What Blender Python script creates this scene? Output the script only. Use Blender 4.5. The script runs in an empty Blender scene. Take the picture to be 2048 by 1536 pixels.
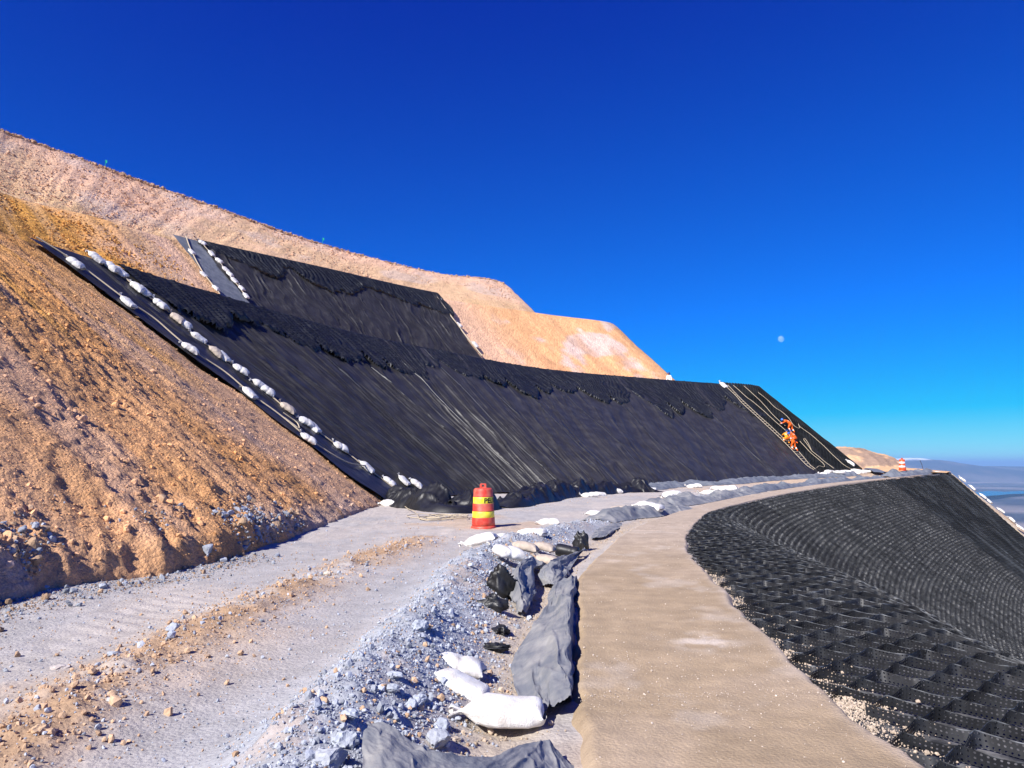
import bpy, math, random
import numpy as np
from mathutils import Vector, Matrix, noise as mnoise
R = math.radians
rng = np.random.default_rng(7)
random.seed(7)
scene = bpy.context.scene
col = scene.collection

# ------------------------------------------------------------------ camera, sky, sun, exposure
CAM_Z, FPX, TANP = 1.5, 1500.0, 160.0 / 1500.0
cam_d = bpy.data.cameras.new('camera')
cam = bpy.data.objects.new('camera', cam_d); col.objects.link(cam)
cam.location = (0, 0, CAM_Z)
cam.rotation_euler = (R(90) + math.atan(TANP), 0, 0)
cam_d.sensor_width = 36.0
cam_d.lens = 36.0 * FPX / 2048.0
cam_d.clip_start = 0.05
cam_d.clip_end = 200000.0
scene.camera = cam

SUN_EL, SUN_AZ = R(40), math.atan2(-0.66, -0.75)      # azimuth measured from +Y towards +X
sun_vec = Vector((math.sin(SUN_AZ) * math.cos(SUN_EL), math.cos(SUN_AZ) * math.cos(SUN_EL), math.sin(SUN_EL)))
world = bpy.data.worlds.new('World'); scene.world = world; world.use_nodes = True
wn, wl = world.node_tree.nodes, world.node_tree.links
wn.clear()
w_out = wn.new('ShaderNodeOutputWorld'); w_bg = wn.new('ShaderNodeBackground')
w_sky = wn.new('ShaderNodeTexSky'); w_sky.sky_type = 'NISHITA'; w_sky.sun_disc = False
w_sky.sun_elevation = SUN_EL; w_sky.sun_rotation = SUN_AZ
w_sky.altitude = 4200; w_sky.air_density = 1.0; w_sky.dust_density = 0.15; w_sky.ozone_density = 3.0
# deep, saturated high-altitude blue: one grade for the whole sky
w_mul = wn.new('ShaderNodeVectorMath'); w_mul.operation = 'MULTIPLY_ADD'
w_mul.inputs[1].default_value = (0.78, 0.92, 1.75); w_mul.inputs[2].default_value = (-3.45, -0.60, 0.62)
w_max = wn.new('ShaderNodeVectorMath'); w_max.operation = 'MAXIMUM'; w_max.inputs[1].default_value = (0, 0, 0)
w_min = wn.new('ShaderNodeVectorMath'); w_min.operation = 'MINIMUM'; w_min.inputs[1].default_value = (10.5, 10.5, 10.5)
w_bg.inputs['Strength'].default_value = 0.061
wl.new(w_sky.outputs[0], w_mul.inputs[0]); wl.new(w_mul.outputs[0], w_max.inputs[0]); wl.new(w_max.outputs[0], w_min.inputs[0])
wl.new(w_min.outputs[0], w_bg.inputs['Color']); wl.new(w_bg.outputs[0], w_out.inputs['Surface'])

sun_d = bpy.data.lights.new('sun', 'SUN'); sun_d.energy = 5.0; sun_d.angle = R(0.5); sun_d.color = (1.0, 0.955, 0.90)
sun_o = bpy.data.objects.new('sun', sun_d); col.objects.link(sun_o)
sun_o.rotation_euler = sun_vec.to_track_quat('Z', 'Y').to_euler()
HAZE = 5.5e-5
vs = scene.view_settings
vs.view_transform = 'Standard'; vs.look = 'None'; vs.exposure = 0.66; vs.gamma = 1.0; vs.use_curve_mapping = False
scene.cycles.max_bounces = 6
scene.cycles.transparent_max_bounces = 12
scene.cycles.use_denoising = True

# ------------------------------------------------------------------ numeric helpers
def _hash(ix, iy, seed):
    h = (ix.astype(np.int64) * 374761393 + iy.astype(np.int64) * 668265263 + seed * 1442695041) & 0xffffffff
    h = ((h ^ (h >> 13)) * 1274126177) & 0xffffffff
    h = ((h ^ (h >> 16)) * 2246822519) & 0xffffffff
    return ((h ^ (h >> 15)) & 0xffffff) / float(0x7fffff) - 1.0
def vnoise(x, y, seed=0):
    x = np.asarray(x, float); y = np.asarray(y, float)
    x, y = np.broadcast_arrays(x, y)
    ix, iy = np.floor(x), np.floor(y)
    fx, fy = x - ix, y - iy
    fx = fx * fx * fx * (fx * (fx * 6 - 15) + 10); fy = fy * fy * fy * (fy * (fy * 6 - 15) + 10)
    a, b = _hash(ix, iy, seed), _hash(ix + 1, iy, seed)
    c, d = _hash(ix, iy + 1, seed), _hash(ix + 1, iy + 1, seed)
    return (a * (1 - fx) + b * fx) * (1 - fy) + (c * (1 - fx) + d * fx) * fy
def fbm(x, y, oct=4, seed=0, gain=0.5, lac=2.03):
    s, a, n = 0.0, 1.0, 0.0
    x = np.asarray(x, float); y = np.asarray(y, float)
    for o in range(oct):
        s = s + a * vnoise(x + 13.7 * o, y - 7.3 * o, seed + o * 17)
        n += a; a *= gain
        c, sn = 0.8, 0.6
        x, y = (x * c - y * sn) * lac, (x * sn + y * c) * lac
    return s / n
def sstep(a, b, x):
    t = np.clip((np.asarray(x, float) - a) / (b - a), 0, 1)
    return t * t * (3 - 2 * t)
def lerp(a, b, t): return a + (b - a) * t
def crom(P, t):
    P = np.asarray(P, float); n = len(P)
    t = np.clip(np.asarray(t, float), 0, n - 1 - 1e-9)
    i = np.floor(t).astype(int); f = (t - i)[..., None]
    p1, p2 = P[i], P[np.minimum(i + 1, n - 1)]
    p0 = np.where((i > 0)[..., None], P[np.maximum(i - 1, 0)], 2 * p1 - p2)
    p3 = np.where((i + 2 < n)[..., None], P[np.minimum(i + 2, n - 1)], 2 * p2 - p1)
    return 0.5 * (2 * p1 + (p2 - p0) * f + (2 * p0 - 5 * p1 + 4 * p2 - p3) * f ** 2 + (3 * p1 - p0 - 3 * p2 + p3) * f ** 3)
def ray(px, py):
    vx, vy = (px - 1024.0) / FPX, (768.0 - py) / FPX
    c = 1 / math.sqrt(1 + TANP ** 2); s = TANP * c
    return np.array([vx, c - vy * s, s + vy * c])
def at_z(px, py, z):
    d = ray(px, py); k = (z - CAM_Z) / d[2]
    return np.array([d[0] * k, d[1] * k, z])
def at_y(px, py, y):
    d = ray(px, py); k = y / d[1]
    return np.array([d[0] * k, y, CAM_Z + d[2] * k])
def proj(P):
    P = np.asarray(P, float)
    c = 1 / math.sqrt(1 + TANP ** 2); s = TANP * c
    dz = P[..., 2] - CAM_Z
    f = P[..., 1] * c + dz * s; u = -P[..., 1] * s + dz * c
    return 1024 + FPX * P[..., 0] / f, 768 - FPX * u / f

ZB_R = [-50, 25, 36, 42, 46, 58, 63, 71, 76, 90, 120]
ZB_Z = [0, 0, .02, .05, .10, .30, .40, .62, .70, .80, .80]
def zb(x, y): return np.interp(np.asarray(y, float) + 0.25 * np.asarray(x, float), ZB_R, ZB_Z)
def gb(px, py):
    z = 0.0
    for _ in range(12):
        p = at_z(px, py, z); z = 0.5 * z + 0.5 * float(zb(p[0], p[1]))
    return at_z(px, py, float(z))

# ------------------------------------------------------------------ the lines of the earthworks (one point for each station)
w3 = lambda *a: np.array(a, float)
TOE1 = [w3(-6.2, -14, 0), w3(-6.0, -3, 0), gb(0, 1205), gb(480, 1112), gb(768, 1010), gb(905, 993), gb(1043, 986), gb(1170, 982),
        gb(1320, 972), gb(1530, 957), at_y(1712, 946, 68), w3(34, 76, .75), w3(33, 90, .8), w3(26, 115, .8)]
CREST1 = [w3(-17.5, -14, 9), w3(-17.2, -1, 9), w3(-16.9, 10, 9), w3(-16.7, 19, 9), at_z(60, 485, 9), at_z(400, 590, 9), at_z(700, 672, 9),
          at_z(900, 712, 9), at_z(1100, 745, 9), at_z(1340, 766, 9), at_z(1515, 780, 9), w3(26, 83, 9), w3(24, 94, 9), w3(17, 112, 9)]
TOE2 = [w3(-24, -15, 9.2), w3(-24, 0, 9.2), w3(-23.5, 14, 9.2), w3(-22.8, 26, 9.2), w3(-21.5, 37, 9.2), w3(-19, 45, 9.2), w3(-14.5, 55, 9.2),
        w3(-8.5, 63.5, 9.2), w3(0, 71, 9.2), w3(10.5, 76.5, 9.2), w3(18.5, 80, 9.2), w3(19.5, 86, 9.2), w3(18, 97, 9.2), w3(10, 114, 9.2)]
CREST2 = [w3(-35, -16, 18), w3(-35, 2, 18), w3(-34, 20, 18), w3(-32.7, 33, 18), at_z(0, 384, 18), at_z(190, 434, 18), at_z(370, 486, 18),
          at_z(640, 545, 18), at_z(870, 595, 18), at_z(1090, 628, 18), at_z(1222, 646, 18), w3(11.5, 93, 18), w3(9, 104, 18), w3(0, 120, 18)]
TOE3 = [p + w3(-4, 2.5, 0.2) for p in CREST2[:10]] + [w3(4.6, 90, 18.2), w3(3.5, 97, 18.2), w3(0, 106, 18.2), w3(-8, 122, 18.2)]
CREST3 = [w3(-50, -18, 28), w3(-50, 8, 28), w3(-47, 30, 27.5), w3(-44, 46, 27), at_y(0, 258, 58), at_y(200, 331, 64), at_y(420, 410, 71),
          at_y(645, 488, 79), at_y(870, 546, 89), at_y(975, 558, 96), at_y(1020, 580, 98), w3(-4, 104, 23), w3(-8, 112, 23), w3(-16, 126, 23)]
TOP3 = [p + w3(-30, 25, 3.0) * (0.5 if i > 8 else 1.0) for i, p in enumerate(CREST3)]
for i in range(4, 11): TOP3[i][2] = CREST3[i][2] - 3.0
BRINK = [w3(3.2, -14, 0), w3(3.6, -3, 0), gb(2048, 1312), gb(1800, 1192), gb(1640, 1120), gb(1540, 1075), gb(1462, 1031), gb(1520, 1003),
         gb(1620, 982), gb(1750, 962), at_y(1893, 947, 62), w3(38.5, 68, .75), w3(39.5, 78, .85), w3(37, 110, .8)]
EDGER = [w3(1.5, -14, 0), w3(1.45, -3, 0), w3(2.15, 5.6, 0), w3(2.5, 8.4, 0), w3(2.9, 11.4, 0), w3(3.55, 15.2, 0), BRINK[6] + w3(-.35, .1, 0),
         BRINK[7] + w3(-.2, .25, 0), BRINK[8] + w3(-.2, .25, 0), BRINK[9] + w3(-.2, .25, 0), BRINK[10] + w3(-.2, .2, 0), BRINK[11], BRINK[12], BRINK[13]]
_strp = [gb(*p) for p in ((1850, 1536), (1655, 1385), (1540, 1275), (1440, 1168), (1388, 1112), (1379, 1080), (1400, 1045), (1450, 1018), (1600, 984), (1750, 961.5))]
_sd = crom(np.array(_strp), np.linspace(0, 9, 900))
for _k in range(2, 10):
    _q = _sd[np.argmin(np.linalg.norm(_sd - BRINK[_k], axis=1))]; _v = BRINK[_k] - _q
    EDGER[_k] = _q - _v / (np.linalg.norm(_v) + 1e-6) * (.30 if _k == 2 else .19)
TOE0 = [w3(15, -16, -9), w3(15, -5, -9), w3(15.3, 3.5, -9), w3(15.8, 6.5, -9), w3(16.3, 8.8, -9), w3(16.9, 11, -9), w3(17.5, 14.5, -9), w3(20, 20.5, -9),
        w3(25.5, 30, -9), w3(33, 42, -9), w3(40.2, 51.5, -9), w3(50, 64, -9.5), w3(54, 80, -10), w3(54, 112, -10)]
NST = len(TOE1)

class Loft:
    """straight cross-lines between two station curves"""
    def __init__(self, A, B):
        self.A, self.B = np.array(A), np.array(B)
    def __call__(self, t, s):
        t, s = np.broadcast_arrays(np.asarray(t, float), np.asarray(s, float))
        a, b = crom(self.A, t), crom(self.B, t)
        return a + (b - a) * s[..., None]
    def normal(self, t, s):
        e = 1e-3
        du = self(t + e, s) - self(t - e, s); dv = self(t, s + e) - self(t, s - e)
        n = np.cross(du, dv); n /= np.linalg.norm(n, axis=-1)[..., None] + 1e-12
        return np.where(n[..., 2:3] < 0, -n, n)
    def inv(self, px, py, t0=1.5, t1=10.6, s0=-.1, s1=1.1):
        for k in range(5):
            tt, ss = np.meshgrid(np.linspace(t0, t1, 90), np.linspace(s0, s1, 60), indexing='ij')
            X, Y = proj(self(tt, ss)); d = (X - px) ** 2 + (Y - py) ** 2
            i = np.unravel_index(np.argmin(d), d.shape); t, s = tt[i], ss[i]
            dt, ds = (t1 - t0) / 30, (s1 - s0) / 20
            t0, t1, s0, s1 = t - dt, t + dt, s - ds, s + ds
        return float(t), float(s)
S1, S2, S3, S0 = Loft(CREST1, TOE1), Loft(CREST2, TOE2), Loft(CREST3, TOE3), Loft(BRINK, TOE0)
def arc_t(curve, t0, t1, step):
    """station values spaced evenly by arc length (step: number or function of the point)"""
    tt = np.linspace(t0, t1, 4000); P = crom(np.array(curve), tt)
    L = np.linalg.norm(np.diff(P, axis=0), axis=1)
    if callable(step): L = L / np.array([step(p) for p in P[:-1]])
    else: L = L / step
    c = np.concatenate([[0], np.cumsum(L)])
    return np.interp(np.arange(0, c[-1]), c, tt)
def arc_len(curve, tt):
    P = crom(np.array(curve), np.linspace(0, NST - 1, 6000)); c = np.concatenate([[0], np.cumsum(np.linalg.norm(np.diff(P, axis=0), axis=1))])
    return np.interp(tt, np.linspace(0, NST - 1, 6000), c)

# ------------------------------------------------------------------ mesh helpers
def tag(o, label=None, cat=None, group=None, kind=None):
    if label: o['label'] = label
    if cat: o['category'] = cat
    if group: o['group'] = group
    if kind: o['kind'] = kind
    return o
def mesh_np(name, V, F, cols=None, uvs=None, smooth=True, mat=None):
    V = np.asarray(V, np.float32).reshape(-1, 3); F = np.asarray(F, np.int32)
    m = bpy.data.meshes.new(name)
    k = F.shape[1]; n = F.shape[0]
    m.vertices.add(len(V)); m.vertices.foreach_set('co', V.ravel())
    m.loops.add(n * k); m.loops.foreach_set('vertex_index', F.ravel())
    m.polygons.add(n); m.polygons.foreach_set('loop_start', np.arange(0, n * k, k, dtype=np.int32))
    try: m.polygons.foreach_set('loop_total', np.full(n, k, np.int32))
    except Exception: pass
    m.polygons.foreach_set('use_smooth', np.full(n, smooth, bool))
    if cols is not None:
        a = m.color_attributes.new('Col', 'FLOAT_COLOR', 'POINT')
        c = np.ones((len(V), 4), np.float32); c[:, :cols.shape[-1]] = cols.reshape(-1, cols.shape[-1])
        a.data.foreach_set('color', c.ravel())
    if uvs is not None:
        u = m.uv_layers.new(name='UVMap')
        u.data.foreach_set('uv', np.asarray(uvs, np.float32)[F.ravel()].ravel())
    m.update(calc_edges=True); m.validate()
    if mat: m.materials.append(mat)
    return m
def link(name, mesh, parent=None, loc=None):
    o = bpy.data.objects.new(name, mesh); col.objects.link(o)
    if parent is not None: o.parent = parent
    if loc is not None: o.location = loc
    return o
def empty(name, loc=(0, 0, 0)):
    o = bpy.data.objects.new(name, None); col.objects.link(o); o.location = loc; o.empty_display_size = .2
    return o
def grid_faces(n, m, closed=False):
    i, j = np.meshgrid(np.arange(n - 1), np.arange(m if closed else m - 1), indexing='ij')
    j2 = (j + 1) % m if closed else j + 1
    return np.stack([i * m + j, (i + 1) * m + j, (i + 1) * m + j2, i * m + j2], -1).reshape(-1, 4)
def gridobj(name, P, mat, cols=None, parent=None, uvs=None, smooth=True):
    n, m = P.shape[:2]
    return link(name, mesh_np(name, P.reshape(-1, 3), grid_faces(n, m), None if cols is None else cols.reshape(-1, cols.shape[-1]), uvs, smooth, mat), parent)
def tube_arrays(pts, r, seg=6):
    pts = np.asarray(pts, float); n = len(pts)
    T = np.gradient(pts, axis=0); T /= np.linalg.norm(T, axis=1)[:, None] + 1e-12
    up = np.array([0, 0, 1.0]); 
    A = np.cross(T, up); bad = np.linalg.norm(A, axis=1) < 1e-3; A[bad] = np.array([1, 0, 0]); A /= np.linalg.norm(A, axis=1)[:, None]
    B = np.cross(A, T)
    a = np.linspace(0, 2 * np.pi, seg, endpoint=False)
    rr = np.broadcast_to(np.asarray(r, float), (n,))
    V = pts[:, None] + rr[:, None, None] * (np.cos(a)[None, :, None] * A[:, None] + np.sin(a)[None, :, None] * B[:, None])
    return V.reshape(-1, 3), grid_faces(n, seg, True)
def tube(name, pts, r, mat, parent=None, seg=6):
    V, F = tube_arrays(pts, r, seg)
    return link(name, mesh_np(name, V, F, mat=mat), parent)
def dense(pts, step):
    pts = np.asarray(pts, float); n = len(pts)
    L = np.concatenate([[0], np.cumsum(np.linalg.norm(np.diff(pts, axis=0), axis=1))])
    k = max(int(L[-1] / step), 2)
    tt = np.interp(np.linspace(0, L[-1], k + 1), L, np.arange(n))
    return crom(pts, tt)
def join_arrays(parts):
    V, F, o = [], [], 0
    for v, f in parts: V.append(v); F.append(f + o); o += len(v)
    return np.concatenate(V), np.concatenate(F)

# ------------------------------------------------------------------ materials
def mat_new(name):
    m = bpy.data.materials.new(name); m.use_nodes = True
    nt = m.node_tree; b = nt.nodes['Principled BSDF']
    return m, nt, b
def N(nt, typ, **kw):
    n = nt.nodes.new(typ)
    for k, v in kw.items():
        if k.startswith('i_'): n.inputs[k[2:].replace('_', ' ')].default_value = v
        else: setattr(n, k, v)
    return n
def plain(name, rgb, rough=0.6, spec=0.4, var=0.12, scale=6.0, bump=0.0, bscale=40.0, metallic=0.0, sheen=0.0):
    m, nt, b = mat_new(name)
    tc = N(nt, 'ShaderNodeNewGeometry')
    no = N(nt, 'ShaderNodeTexNoise', i_Scale=scale, i_Detail=5.0, i_Roughness=.6); nt.links.new(tc.outputs['Position'], no.inputs['Vector'])
    mp = N(nt, 'ShaderNodeMapRange'); mp.inputs[1].default_value = .25; mp.inputs[2].default_value = .75; mp.inputs[3].default_value = 1 - var * 2; mp.inputs[4].default_value = 1 + var
    nt.links.new(no.outputs['Fac'], mp.inputs[0])
    mx = N(nt, 'ShaderNodeMix', data_type='RGBA', blend_type='MULTIPLY'); mx.inputs[0].default_value = 1
    mx.inputs[6].default_value = (*rgb, 1); nt.links.new(mp.outputs[0], mx.inputs[7]); nt.links.new(mx.outputs[2], b.inputs['Base Color'])
    b.inputs['Roughness'].default_value = rough; b.inputs['Specular IOR Level'].default_value = spec; b.inputs['Metallic'].default_value = metallic
    if bump:
        n2 = N(nt, 'ShaderNodeTexNoise', i_Scale=bscale, i_Detail=4.0); nt.links.new(tc.outputs['Position'], n2.inputs['Vector'])
        bp = N(nt, 'ShaderNodeBump', i_Strength=bump, i_Distance=.02); nt.links.new(n2.outputs['Fac'], bp.inputs['Height']); nt.links.new(bp.outputs[0], b.inputs['Normal'])
    return m
def earth(name, fine=60.0, bump=.6, dist=.03, var=.35, rough=.95, spec=.1, mid=9.0):
    """colour from the zone colours of the mesh, broken up by procedural grain, with a stony bump"""
    m, nt, b = mat_new(name)
    g = N(nt, 'ShaderNodeNewGeometry'); at = N(nt, 'ShaderNodeAttribute', attribute_name='Col')
    n1 = N(nt, 'ShaderNodeTexNoise', i_Scale=fine, i_Detail=4.0, i_Roughness=.65); n2 = N(nt, 'ShaderNodeTexNoise', i_Scale=mid, i_Detail=5.0, i_Roughness=.6)
    vo = N(nt, 'ShaderNodeTexVoronoi', i_Scale=fine * .45); 
    for n in (n1, n2, vo): nt.links.new(g.outputs['Position'], n.inputs['Vector'])
    ad = N(nt, 'ShaderNodeMath', operation='ADD'); nt.links.new(n1.outputs['Fac'], ad.inputs[0]); nt.links.new(n2.outputs['Fac'], ad.inputs[1])
    mp = N(nt, 'ShaderNodeMapRange'); mp.inputs[1].default_value = .6; mp.inputs[2].default_value = 1.4; mp.inputs[3].default_value = 1 - var; mp.inputs[4].default_value = 1 + var
    nt.links.new(ad.outputs[0], mp.inputs[0])
    mx = N(nt, 'ShaderNodeMix', data_type='RGBA', blend_type='MULTIPLY'); mx.inputs[0].default_value = 1
    nt.links.new(at.outputs['Color'], mx.inputs[6]); nt.links.new(mp.outputs[0], mx.inputs[7]); nt.links.new(mx.outputs[2], b.inputs['Base Color'])
    h = N(nt, 'ShaderNodeMath', operation='MULTIPLY_ADD'); h.inputs[1].default_value = -.8
    nt.links.new(vo.outputs['Distance'], h.inputs[0]); nt.links.new(n1.outputs['Fac'], h.inputs[2])
    bp = N(nt, 'ShaderNodeBump', i_Strength=bump, i_Distance=dist); nt.links.new(h.outputs[0], bp.inputs['Height']); nt.links.new(bp.outputs[0], b.inputs['Normal'])
    b.inputs['Roughness'].default_value = rough; b.inputs['Specular IOR Level'].default_value = spec
    return m
M = {}
M['slope'] = earth('slope_soil', 38, .8, .05, .38)
M['farslope'] = earth('far_slope_soil', 11, .7, .09, .26, mid=2.0)
M['bench'] = earth('bench_soil', 70, .5, .02, .22)
M['strip'] = earth('compacted_fill', 95, .5, .012, .24, mid=5.0)
M['rock'] = earth('broken_rock', 45, .4, .02, .25)
M['plainland'] = earth('far_plain_soil', .004, .0, .1, .3, mid=.0006)
def liner_mat(name, rgb, dust, rough, scale=1.2, spec=.5, weave=90.0, bump=.25):
    m, nt, b = mat_new(name)
    g = N(nt, 'ShaderNodeNewGeometry')
    n1 = N(nt, 'ShaderNodeTexNoise', i_Scale=scale, i_Detail=7.0, i_Roughness=.65); n2 = N(nt, 'ShaderNodeTexNoise', i_Scale=weave, i_Detail=3.0)
    for n in (n1, n2): nt.links.new(g.outputs['Position'], n.inputs['Vector'])
    r = N(nt, 'ShaderNodeMapRange'); r.inputs[1].default_value = .42; r.inputs[2].default_value = .75; nt.links.new(n1.outputs['Fac'], r.inputs[0])
    mx = N(nt, 'ShaderNodeMix', data_type='RGBA'); mx.inputs[6].default_value = (*rgb, 1); mx.inputs[7].default_value = (*dust, 1)
    nt.links.new(r.outputs[0], mx.inputs[0]); nt.links.new(mx.outputs[2], b.inputs['Base Color'])
    bp = N(nt, 'ShaderNodeBump', i_Strength=bump, i_Distance=.01); nt.links.new(n2.outputs['Fac'], bp.inputs['Height']); nt.links.new(bp.outputs[0], b.inputs['Normal'])
    b.inputs['Roughness'].default_value = rough; b.inputs['Specular IOR Level'].default_value = spec
    return m
M['liner'] = liner_mat('black_geotextile', (.024, .0225, .022), (.056, .054, .053), .52)
M['flap'] = liner_mat('black_membrane', (.016, .017, .02), (.045, .045, .05), .45, 2.0)
M['greysheet'] = liner_mat('grey_geotextile', (.12, .135, .16), (.22, .23, .25), .7, 2.0)
M['dustysheet'] = liner_mat('dusty_geotextile', (.15, .16, .18), (.36, .345, .32), .8, 2.2)
M['blackplastic'] = liner_mat('black_plastic', (.010, .010, .011), (.024, .024, .026), .45, 3.0)
M['cellfloor'] = liner_mat('dusty_cell_floor', (.018, .019, .022), (.21, .205, .20), .85, 6.0)
M['cellfar'] = liner_mat('geocell_plastic', (.016, .018, .021), (.06, .063, .068), .38, .5)
M['bag'] = liner_mat('woven_sack', (.74, .73, .70), (.50, .44, .37), .8, 6.0, .2, 120.0, .6)
M['bagtan'] = plain('dusty_woven_sack', (.50, .42, .34), .8, .2, .12, 9, .35, 120)
M['rope'] = plain('rope_fibre', (.50, .42, .30), .8, .2, .12, 20)
M['drumorange'] = liner_mat('drum_plastic', (.60, .045, .028), (.52, .20, .13), .5, 4.0, .4, 60.0, .1)
M['drumorange2'] = plain('far_drum_plastic', (.75, .10, .02), .45, .45, .10, 5)
M['bandyellow'] = liner_mat('yellow_sleeve', (.84, .76, .02), (.70, .62, .16), .45, 5.0, .5, 60.0, .05)
M['bandwhite'] = plain('white_sleeve', (.85, .85, .82), .4, .5, .05, 8)
M['ink'] = plain('black_print', (.012, .012, .012), .6, .3, .05, 8)
M['suit'] = plain('orange_coverall', (.80, .13, .015), .75, .2, .12, 14, .4, 60)
M['vest'] = plain('yellow_orange_jacket', (.88, .33, .02), .75, .2, .12, 14, .4, 60)
M['reflect'] = plain('reflective_band', (.75, .75, .70), .4, .5, .05, 8)
M['skin'] = plain('skin_tone', (.35, .19, .12), .6, .4, .05, 20)
M['helmet'] = plain('blue_helmet', (.02, .13, .55), .3, .5, .03, 10)
M['boot'] = plain('boot_leather', (.05, .04, .035), .7, .3, .1, 20)
M['shirt'] = plain('white_shirt', (.82, .82, .82), .8, .2, .04, 12)
M['darkhelmet'] = plain('dark_blue_helmet', (.02, .025, .14), .3, .5, .03, 10)
M['flag'] = plain('green_flag_cloth', (.02, .42, .25), .7, .2, .05, 10)
M['cellfold'] = liner_mat('folded_geocell', (.008, .009, .012), (.022, .024, .028), .5, 1.5)
M['cellstreak'] = liner_mat('streaked_geocell', (.012, .014, .018), (.032, .036, .043), .45, .5)
_nt = M['cellstreak'].node_tree; _b = _nt.nodes['Principled BSDF']; _l = _b.inputs['Base Color'].links[0].from_socket
_a = N(_nt, 'ShaderNodeAttribute', attribute_name='Col'); _m = N(_nt, 'ShaderNodeMix', data_type='RGBA'); _m.inputs[7].default_value = (.075, .085, .10, 1)
_nt.links.new(_a.outputs['Fac'], _m.inputs[0]); _nt.links.new(_l, _m.inputs[6]); _nt.links.new(_m.outputs[2], _b.inputs['Base Color'])
# perforated strip
m, nt, b = mat_new('perforated_geocell'); M['cell'] = m
g = N(nt, 'ShaderNodeNewGeometry'); n1 = N(nt, 'ShaderNodeTexNoise', i_Scale=5.0, i_Detail=6.0, i_Roughness=.65); nt.links.new(g.outputs['Position'], n1.inputs['Vector'])
r_ = N(nt, 'ShaderNodeMapRange'); r_.inputs[1].default_value = .45; r_.inputs[2].default_value = .78; nt.links.new(n1.outputs['Fac'], r_.inputs[0])
mx = N(nt, 'ShaderNodeMix', data_type='RGBA'); mx.inputs[6].default_value = (.010, .011, .014, 1); mx.inputs[7].default_value = (.034, .037, .042, 1)
nt.links.new(r_.outputs[0], mx.inputs[0]); b.inputs['Roughness'].default_value = .5
uv = N(nt, 'ShaderNodeUVMap'); uv.uv_map = 'UVMap'
sx = N(nt, 'ShaderNodeSeparateXYZ'); nt.links.new(uv.outputs[0], sx.inputs[0])
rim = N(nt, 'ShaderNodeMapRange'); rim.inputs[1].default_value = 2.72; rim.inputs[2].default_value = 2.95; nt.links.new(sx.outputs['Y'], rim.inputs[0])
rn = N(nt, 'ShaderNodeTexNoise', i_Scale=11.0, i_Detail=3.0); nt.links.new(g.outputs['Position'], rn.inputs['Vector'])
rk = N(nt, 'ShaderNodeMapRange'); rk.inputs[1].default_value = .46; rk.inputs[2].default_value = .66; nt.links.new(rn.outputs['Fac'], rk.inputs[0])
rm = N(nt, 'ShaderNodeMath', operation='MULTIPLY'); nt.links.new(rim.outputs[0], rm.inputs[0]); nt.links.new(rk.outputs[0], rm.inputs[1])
mr = N(nt, 'ShaderNodeMix', data_type='RGBA'); mr.inputs[7].default_value = (.22, .235, .255, 1)      # pale upper rim: top-edge highlight painted into the strip colour
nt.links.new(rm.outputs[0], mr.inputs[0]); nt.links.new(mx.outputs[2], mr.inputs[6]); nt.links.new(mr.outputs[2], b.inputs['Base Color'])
vm = N(nt, 'ShaderNodeVectorMath', operation='FRACTION'); nt.links.new(uv.outputs[0], vm.inputs[0])
vd = N(nt, 'ShaderNodeVectorMath', operation='DISTANCE'); vd.inputs[1].default_value = (.5, .5, 0); nt.links.new(vm.outputs[0], vd.inputs[0])
lt = N(nt, 'ShaderNodeMath', operation='LESS_THAN'); lt.inputs[1].default_value = .21; nt.links.new(vd.outputs['Value'], lt.inputs[0])
tr = N(nt, 'ShaderNodeBsdfTransparent'); ms = N(nt, 'ShaderNodeMixShader'); nt.links.new(lt.outputs[0], ms.inputs[0])
nt.links.new(b.outputs[0], ms.inputs[1]); nt.links.new(tr.outputs[0], ms.inputs[2]); nt.links.new(ms.outputs[0], nt.nodes['Material Output'].inputs['Surface'])

# colours of the ground (albedo)
C_OCHRE, C_TAN, C_PINK, C_YEL = w3(.62, .31, .115), w3(.63, .375, .22), w3(.74, .465, .305), w3(.64, .315, .065)
C_ORANGE, C_GREY, C_ROAD, C_SAND, C_CONC = w3(.70, .37, .165), w3(.35, .365, .395), w3(.46, .415, .375), w3(.46, .385, .305), w3(.365, .275, .18)
def cmix(a, b, k): return a + (b - a) * np.asarray(k)[..., None]
def disp_grid(P, D):
    du = np.gradient(P, axis=0); dv = np.gradient(P, axis=1)
    n = np.cross(du, dv); n /= np.linalg.norm(n, axis=-1)[..., None] + 1e-12
    n = np.where(n[..., 2:3] < 0, -n, n)
    return P + n * D[..., None], n

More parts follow.
